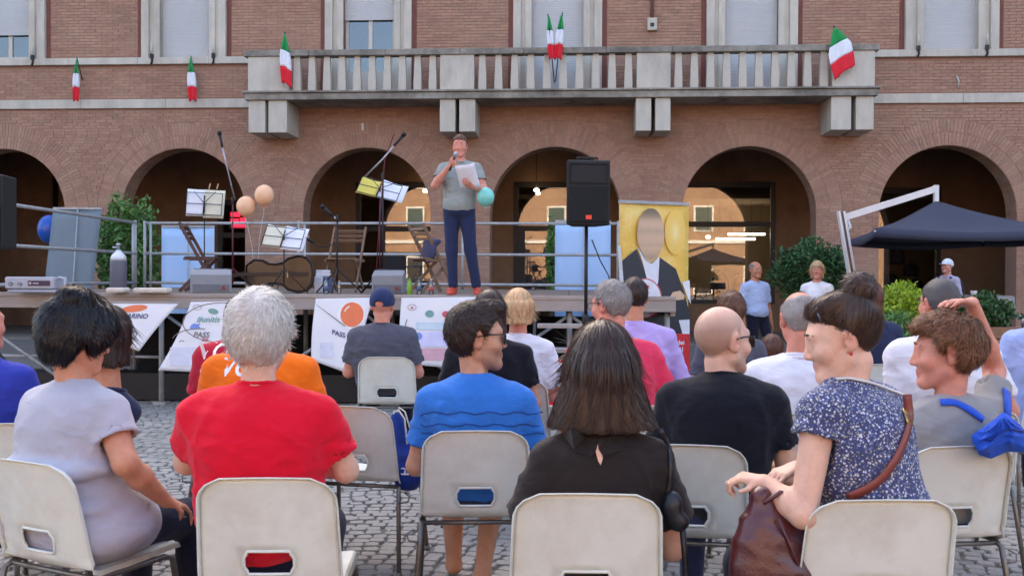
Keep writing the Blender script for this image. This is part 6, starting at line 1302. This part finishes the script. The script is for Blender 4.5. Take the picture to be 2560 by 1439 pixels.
person("dark-haired man in a lilac shirt before the portrait banner", 1586, 696, 6.3, seat="man in the lilac shirt", skin=SK_tan, shirt=C_lil, pants=C_navy, hair=H_dark, style='short', ho=dict(t=.010), sw=.185, b=1.1, lx=-.06, seed=26, nh=1500, collar='polo', sleeve='long', fold=.009)
person("balding man in a white shirt behind the floral dress", 1998, 730, 4.8, skin=SK_red, shirt=C_white, pants=C_navy, hair=H_grey, style='receding', ho=dict(t=.006, rec=.070), sw=.195, b=1.15, lx=.03, hs=1.08, on=CH_J, seed=27, nh=1200, collar='polo', fold=.009, sleeve=.75, neck=1.08)
person("auburn-haired person behind the shaven head", 1828, 734, 6.7, seat="auburn-haired person", skin=SK_fair, shirt=C_char, pants=C_navy, hair=H_auburn, style='messy', ho=dict(t=.02), sw=.165, seed=28, nh=1600)
person("small brown-haired child between the shaven head and the white shirt", 1930, 838, 7.4, seat="small child", skin=SK_fair, shirt=C_char, pants=C_navy, hair=H_auburn, style='short', sw=.12, b=.8, hs=.9, seed=29, nh=1000)
person("man with cropped dark grey hair in a white shirt behind the boy", 2348, 700, 5.0, seat="man with cropped grey hair", skin=SK_red, shirt=C_white, pants=C_navy, hair=H_dgrey, style='buzz', ho=dict(t=.010), sw=.21, b=1.25, lx=-.10, seed=30, nh=1800, glasses='thin', yaw=12, fold=.009, sleeve=.75)
person("person in a light blue shirt cut off by the right edge", 2622, 700, 6.0, seat="light blue shirt", skin=SK_tan, shirt=C_lblue, pants=C_navy, hair=H_dark, style='short', sw=.20, b=1.2, seed=31, nh=600, sleeve='long', fold=.010, collar='polo')
person("brown-haired person in a navy shirt behind the bun", 2172, 704, 7.45, skin=SK_tan, shirt=C_dnavy, pants=C_navy, hair=H_auburn, style='bob', ho=dict(zb=-.10, flare=-.01), sw=.18, b=1.1, seed=32, nh=1200)
# ------------------------------------------------------------------ people on their feet
person("man in a pale blue short-sleeved shirt walking past the shop", 1889, 654, 14.6, pose='stand', face=205, skin=SK_warm, shirt=cloth("pale_blue_shirt", S(176, 190, 222)), pants=C_navy, hair=H_grey, style='receding', ho=dict(t=.006, rec=.09), seed=33, nh=500, eyes=True, sleeve=.8, fold=.008, sw=.18,
       legpose=dict(L=((-.08, 0, .92), (-.09, .16, .50), (-.10, .12, .075), (-.12, .25, .04)), R=((.08, 0, .92), (.09, .04, .48), (.10, -.22, .10), (.12, -.10, .04))))
person("blonde woman in a white sleeveless top strolling in front of the round bush", 2043, 654, 14.0, pose='stand', face=150, yaw=10, skin=SK_red, shirt=cloth("white_tank_top", S(238, 236, 240)), pants=C_beige, hair=H_blond, style='bob', ho=dict(zb=-.11, flare=-.004), seed=34, nh=800, eyes=True, sleeve=.15, sw=.16)
pc_ = person("man in a white cap carrying a dark rucksack under the parasol", 2368, 648, 17.5, pose='stand', face=120, skin=SK_red, shirt=cloth("mauve_shirt", S(190, 176, 196)), pants=C_navy, hair=M_capw, style='cap', ho=dict(back=False), seed=35, nh=0, sw=.175, sleeve='long', eyes=True)
s = SDF((-.25, -.45, .8), (.25, .05, 1.6), .02); h0 = pc_['ch']; s.ell(h0 + V3(0, -.22, -.03), (.16, .11, .25), .03); s.ell(h0 + V3(0, -.30, -.10), (.12, .07, .13), .03); s.cone(h0 + V3(-.12, -.13, .15), h0 + V3(-.12, .10, .20), .02, None, .02); s.cone(h0 + V3(.12, -.13, .15), h0 + V3(.12, .10, .20), .02, None, .02)
P, Q = s.mesh(); o = link("rucksack", np_mesh("rucksack", P, Q, cloth("dark_rucksack", S(34, 38, 56)))); o.location = pc_['t'].location; o.rotation_euler = pc_['t'].rotation_euler; tag(o, "dark rucksack on the back of the man in the white cap", "rucksack")
sg_ = person("singer in a grey T-shirt and jeans holding a microphone and a sheet", 1150, 338, 11.0, pose='stand', z0=ZD + .001, face=176, skin=SK_red, shirt=C_olive, pants=C_jean, hair=H_auburn, style='short', ho=dict(t=.010), seed=36, nh=1500, eyes=True, sw=.182, b=1.02, pitch=6, hand_fine=('L', 'R'), shoes=mat("red_trainer", S(196, 74, 52), .6), fold=.008, sleeve=.6,
       legpose=dict(L=((-.085, 0, .93), (-.13, .03, .50), (-.20, .0, .075), (-.23, .13, .04)), R=((.085, 0, .93), (.08, .03, .50), (.06, .02, .075), (.08, .15, .04))),
       arms=dict(R=((.255, .10, 1.20), (.07, .24, 1.40), (-.35, .5, .5), (-.5, -.6, .3), 1.0), L=((-.28, .06, 1.16), (-.17, .28, 1.17), (.5, .6, .3), (.2, -.6, .9), .9)))
tl = sg_['t']; bpy.context.view_layer.update(); Wm = tl.matrix_world
t = thing("microphone", "hand-held microphone raised to the singer's mouth", "microphone", Wm @ Vector((.025, .29, 1.455)), tl.rotation_euler.z); t.rotation_euler = (R(-25), R(-25), tl.rotation_euler.z)
m = MB(); m.tube([(0, 0, -.13), (0, 0, .03)], [.011, .016], 10); m.build("handle", M_black, t); m = MB(); m.lathe([(.016, .03), (.025, .05), (.025, .075), (.015, .095), (.001, .10)], seg=12); m.build("head_grille", M_sil, t)
m = MB(); m.sheet(lambda u, v: ((u - .5) * .21, .015 * math.sin(u * 5), (v - .5) * .297), 6, 6); o = m.build("lyric_sheet", M_page, solid=.001); o.location = Wm @ Vector((-.13, .335, 1.27)); o.rotation_euler = (R(-35), R(12), tl.rotation_euler.z); tag(o, "white sheet of paper held at the singer's chest", "paper")
t = thing("balloon", "mint green balloon beside the singer's hip", "balloon", at(1214, 492, 10.8), 0); m = MB(); R_ = .095; m.lathe([(R_ * math.sin(a), -R_ * 1.1 * math.cos(a)) for a in np.linspace(.03, PI - .001, 16)], seg=20); m.build("skin", mat("mint_balloon", S(132, 214, 200), .35), t); m = MB(); m.lathe([(.012, -R_ * 1.1 - .02), (.003, -R_ * 1.1)], seg=8); m.build("knot", mat("mint_balloon", S(132, 214, 200), .35), t)

# ------------------------------------------------------------------ bags and small things in the audience
M_bblue = cloth("blue_nylon", S(36, 84, 196), rough=.55, bump=.1); M_bnavy = cloth("navy_nylon", S(24, 52, 130), rough=.55, bump=.1); M_leath = mat("burgundy_leather", S(88, 36, 38), .32, .2, 10, .25, 90, stain=S(60, 24, 26), samt=.5, coat=.3); M_strap = mat("brown_leather_strap", S(132, 62, 52), .42, .12, 12); M_brass = mat("brass_buckle", S(190, 160, 96), .3, metal=.8); M_cord = mat("white_cord", S(214, 210, 200), .8); M_bleath = mat("black_leather", S(28, 28, 34), .35, .1, 12, .2, 100)
c = at(1012, 1130, 4.92); t = thing("drawstring_bag", "blue drawstring bag hanging from the corner of the empty white chair", "bag", c, R(-14))
s = SDF((-.16, -.12, -.26), (.16, .12, .26), .012); s.cone((-.045, 0, .17), (.02, .01, -.12), .02, .055, .03); s.ell((.015, .0, -.08), (.065, .05, .12), .04); s.cone((-.04, 0, .16), (-.03, .0, -.05), .025, .04, .03); s.warp(fold_fn(61, .010)); s.plane((0, 0, -.185), (0, 0, -1)); P, Q = s.mesh(); link("body", np_mesh("body", P, Q, M_bnavy), t)
m = MB(); m.tube([(-.06, -.01, .15), (-.05, -.02, .20), (-.02, -.03, .21), (.01, -.03, .17), (.03, -.05, .05)], .004, 5); m.tube([(-.05, .01, .16), (-.03, .0, .22), (.0, .0, .2), (.03, -.01, .12)], .004, 5); m.build("cord", M_cord, t); lettering("lettering", "a.", M_bwh, t, lambda x, y: (.025 + x, -.064, -.075 + y), .07, 0, .002)
# burgundy handbag held by the floral woman
c = at(1925, 1330, 2.97); t = thing("handbag", "burgundy leather shoulder bag on the floral woman's lap", "bag", c, R(20))
s = SDF((-.20, -.16, -.28), (.20, .16, .24), .010); s.ell((0, 0, -.08), (.125, .075, .16), .04); s.cone((-.03, 0, .11), (-.02, .0, -.1), .03, .09, .05); s.cone((.06, 0, .10), (.05, .0, -.1), .03, .09, .05); s.ell((.02, .0, -.16), (.13, .085, .09), .04); s.warp(fold_fn(71, .008)); P, Q = s.mesh(); link("body", np_mesh("body", P, Q, M_leath), t)
m = MB(); m.tube([(-.05, -.04, .10), (.0, -.05, .13), (.05, -.05, .12), (.09, -.03, .09)], .007, 6); m.tube([(-.02, -.074, .06), (.02, -.095, -.05), (.07, -.085, -.16)], .004, 5); m.build("seam", M_leath, t)
# straps on the floral dress, following the back
def strap_on(p, pts_px, d, w_, m_, nm, lift=.006, thick=.004):
    bpy.context.view_layer.update(); so_ = shirt_of(p); Mi = so_.matrix_world.inverted(); o0 = Mi @ Vector((0, 0, CAMZ)); pts = []
    for px, py in pts_px:
        q = Mi @ at(px, py, 1.0); dv = (q - o0).normalized(); ok, loc, nrm, _ = so_.ray_cast(o0, dv)
        pts.append((loc + nrm * lift, nrm) if ok else (Mi @ at(px, py, d), -dv))
    # smooth the run so that it lies like a strap over the folds
    for _ in range(2): pts = [pts[0]] + [((pts[i - 1][0] + pts[i][0] * 2 + pts[i + 1][0]) / 4, (pts[i - 1][1] + pts[i][1] * 2 + pts[i + 1][1]).normalized()) for i in range(1, len(pts) - 1)] + [pts[-1]]
    V = []
    for i, (q, n_) in enumerate(pts):
        tn = (pts[min(i + 1, len(pts) - 1)][0] - pts[max(i - 1, 0)][0]).normalized(); sd = tn.cross(n_).normalized(); V += [q - sd * w_ / 2 + n_ * .002, q + sd * w_ / 2 + n_ * .002]
    mb = MB(); mb.add(V, [(2 * i, 2 * i + 2, 2 * i + 3, 2 * i + 1) for i in range(len(pts) - 1)], 0, True); o = mb.build(nm, m_, so_, solid=thick); return o, pts
def lerp_px(pts, n):
    out = []; 
    for a, b in zip(pts[:-1], pts[1:]): out += [(a[0] + (b[0] - a[0]) * k / n, a[1] + (b[1] - a[1]) * k / n) for k in range(n)]
    return out + [pts[-1]]
strap_on(pf, lerp_px([(2268, 985), (2272, 1040), (2262, 1085), (2240, 1140), (2205, 1190), (2165, 1220), (2120, 1240)], 4), 3.0, .026, M_strap, "bag_strap")
o, q = strap_on(pf, lerp_px([(2262, 1030), (2268, 1062)], 3), 3.0, .036, M_brass, "buckle"); o, q = strap_on(pf, lerp_px([(2262, 1036), (2267, 1056)], 3), 3.0, .022, M_strap, "buckle_strap")
strap_on(pf, lerp_px([(2090, 952), (2120, 948), (2170, 958), (2215, 975), (2255, 990)], 4), 3.0, .008, M_cord, "white_piping")
strap_on(pw_, lerp_px([(1650, 1072), (1668, 1110), (1676, 1160), (1672, 1220), (1662, 1262)], 4), 3.05, .018, M_bleath, "shoulder_strap")
# keyhole and collar of the black blouse
bpy.context.view_layer.update(); so_ = shirt_of(pw_); Mi = so_.matrix_world.inverted(); o0 = Mi @ Vector((0, 0, CAMZ))
def on_shirt(px, py, off=.004):
    dv = ((Mi @ at(px, py, 1.0)) - o0).normalized(); ok, loc, nrm, _ = so_.ray_cast(o0, dv); return (loc - dv * off) if ok else (Mi @ at(px, py, 2.95))
m = MB(); kp = [(1496, 1104), (1503, 1122), (1507, 1145), (1502, 1162), (1495, 1150), (1489, 1128)]; m.add([on_shirt(x, y, .006) for x, y in kp], [tuple(range(len(kp)))]); m.build("keyhole", SK_fair, so_)
for e in (-1, 1):
    m = MB(); kp = [(1494, 1098), (1494 + e * 30, 1090), (1494 + e * 68, 1068), (1494 + e * 88, 1086), (1494 + e * 60, 1124), (1494 + e * 14, 1140), (1494 + e * 3, 1122)]; m.add([on_shirt(x, y, .009) for x, y in kp], [tuple(range(len(kp)))]); m.build("collar_leaf", C_sheer, so_, solid=.003)
# black umbrella hooked at the side of the black blouse woman
c = at(1688, 1290, 3.05); t = thing("folding_umbrella", "black folded umbrella and pouch hanging beside the black blouse woman", "umbrella", c, 0); s = SDF((-.1, -.08, -.06), (.1, .08, .12), .010); s.ell((-.01, 0, .03), (.032, .03, .05), .02); s.ell((.01, 0, -.015), (.035, .03, .03), .02); s.warp(fold_fn(81, .006)); P, Q = s.mesh(); link("pouch", np_mesh("pouch", P, Q, M_bleath), t); m = MB(); m.tube([(.02, 0, -.01), (.03, 0, -.12), (.045, .0, -.30), (.05, 0, -.45)], [.010, .009, .012, .010], 8); m.build("shaft", M_bleath, t)
# blue rucksack over the boy's chair: limp nylon, folded over the top edge
c = at(2500, 1090, 3.66); t = thing("blue_rucksack", "bright blue nylon rucksack slung over the boy's chair back", "rucksack", c, 0); inv = Vector(c)
def rk(u, v, back=0):
    xs_ = np.interp(u, [0, .3, .62, 1], [2430, 2474, 2522, 2585]); yt = np.interp(u, [0, .28, .5, .62, 1], [1062, 1046, 1030, 1032, 1060]); yb_ = np.interp(u, [0, .12, .32, .6, 1], [1100, 1136, 1146, 1128, 1132])
    x0_ = 2508 + (xs_ - 2508) * (.55 + .45 * min(v * 1.6, 1)); an = math.atan2(v - .1, u - .5); fo = .016 * (1 - abs(math.sin(5.5 * an + 1.2 * math.sin(6 * v)))) ** 2 + .010 * (1 - abs(math.sin(9 * u + 7 * v + 2 * math.sin(5 * u)))) ** 3
    edge = min(u, 1 - u, v * 1.2, 1 - v) * 4; return at(x0_, yt + (yb_ - yt) * v, 3.66 + (.10 if back else -.03 * min(edge, 1) - fo * min(edge, 1))) - inv
m = MB(); m.sheet(lambda u, v: rk(u, v), 40, 30); m.sheet(lambda u, v: rk(1 - u, v, 1) * 1.0, 10, 8)
bd_ = [(k / 20, 0) for k in range(20)] + [(1, k / 20) for k in range(20)] + [(1 - k / 20, 1) for k in range(20)] + [(0, 1 - k / 20) for k in range(20)]
m.add([rk(u, v) for u, v in bd_] + [rk(u, v, 1) for u, v in bd_], [(k, (k + 1) % 80, 80 + (k + 1) % 80, 80 + k) for k in range(80)], 0, True); m.build("body", M_bblue, t)
m = MB(); m.tube([rk(u, .62 - .35 * u) + Vector((0, -.006, 0)) for u in np.linspace(.2, .95, 16)], .004, 5); m.build("seam", M_bnavy, t)
strap_on(py_, lerp_px([(2350, 1008), (2385, 1006), (2425, 1026), (2455, 1050)], 4), 3.85, .030, M_bblue, "bag_strap"); strap_on(py_, lerp_px([(2512, 975), (2516, 1000), (2516, 1040)], 4), 3.85, .038, M_bblue, "bag_strap")
for yy in (1032, 1062, 1084):
    strap_on(PB_, [(1052 + 6 * k, yy + 3.5 * math.sin(k * .55 + yy) + 3.5 * math.sin(k * 1.7 + yy * .3)) for k in range(52)], 4.2, .005, mat('print_dusk_blue', S(30, 62, 130), .9), "print", .001, 0)
# earring, hair clip
hp3 = pf['hp3']; m = MB(); e_ = hp3(-.086, -.004, -.042); m.lathe([(.0001, -.006), (.006, -.002), (.006, .003), (.0001, .006)], e_, 10); m.build("earring", mat("red_enamel", S(190, 40, 44), .3), pf['t'])
m = MB(); m.tube([hp3(-.052, .05, .105), hp3(-.060, .052, .085), hp3(-.066, .050, .066)], .004, 6); m.build("hair_clip", mat("steel_blue_clip", S(90, 104, 128), .3, metal=.5), pf['t'])
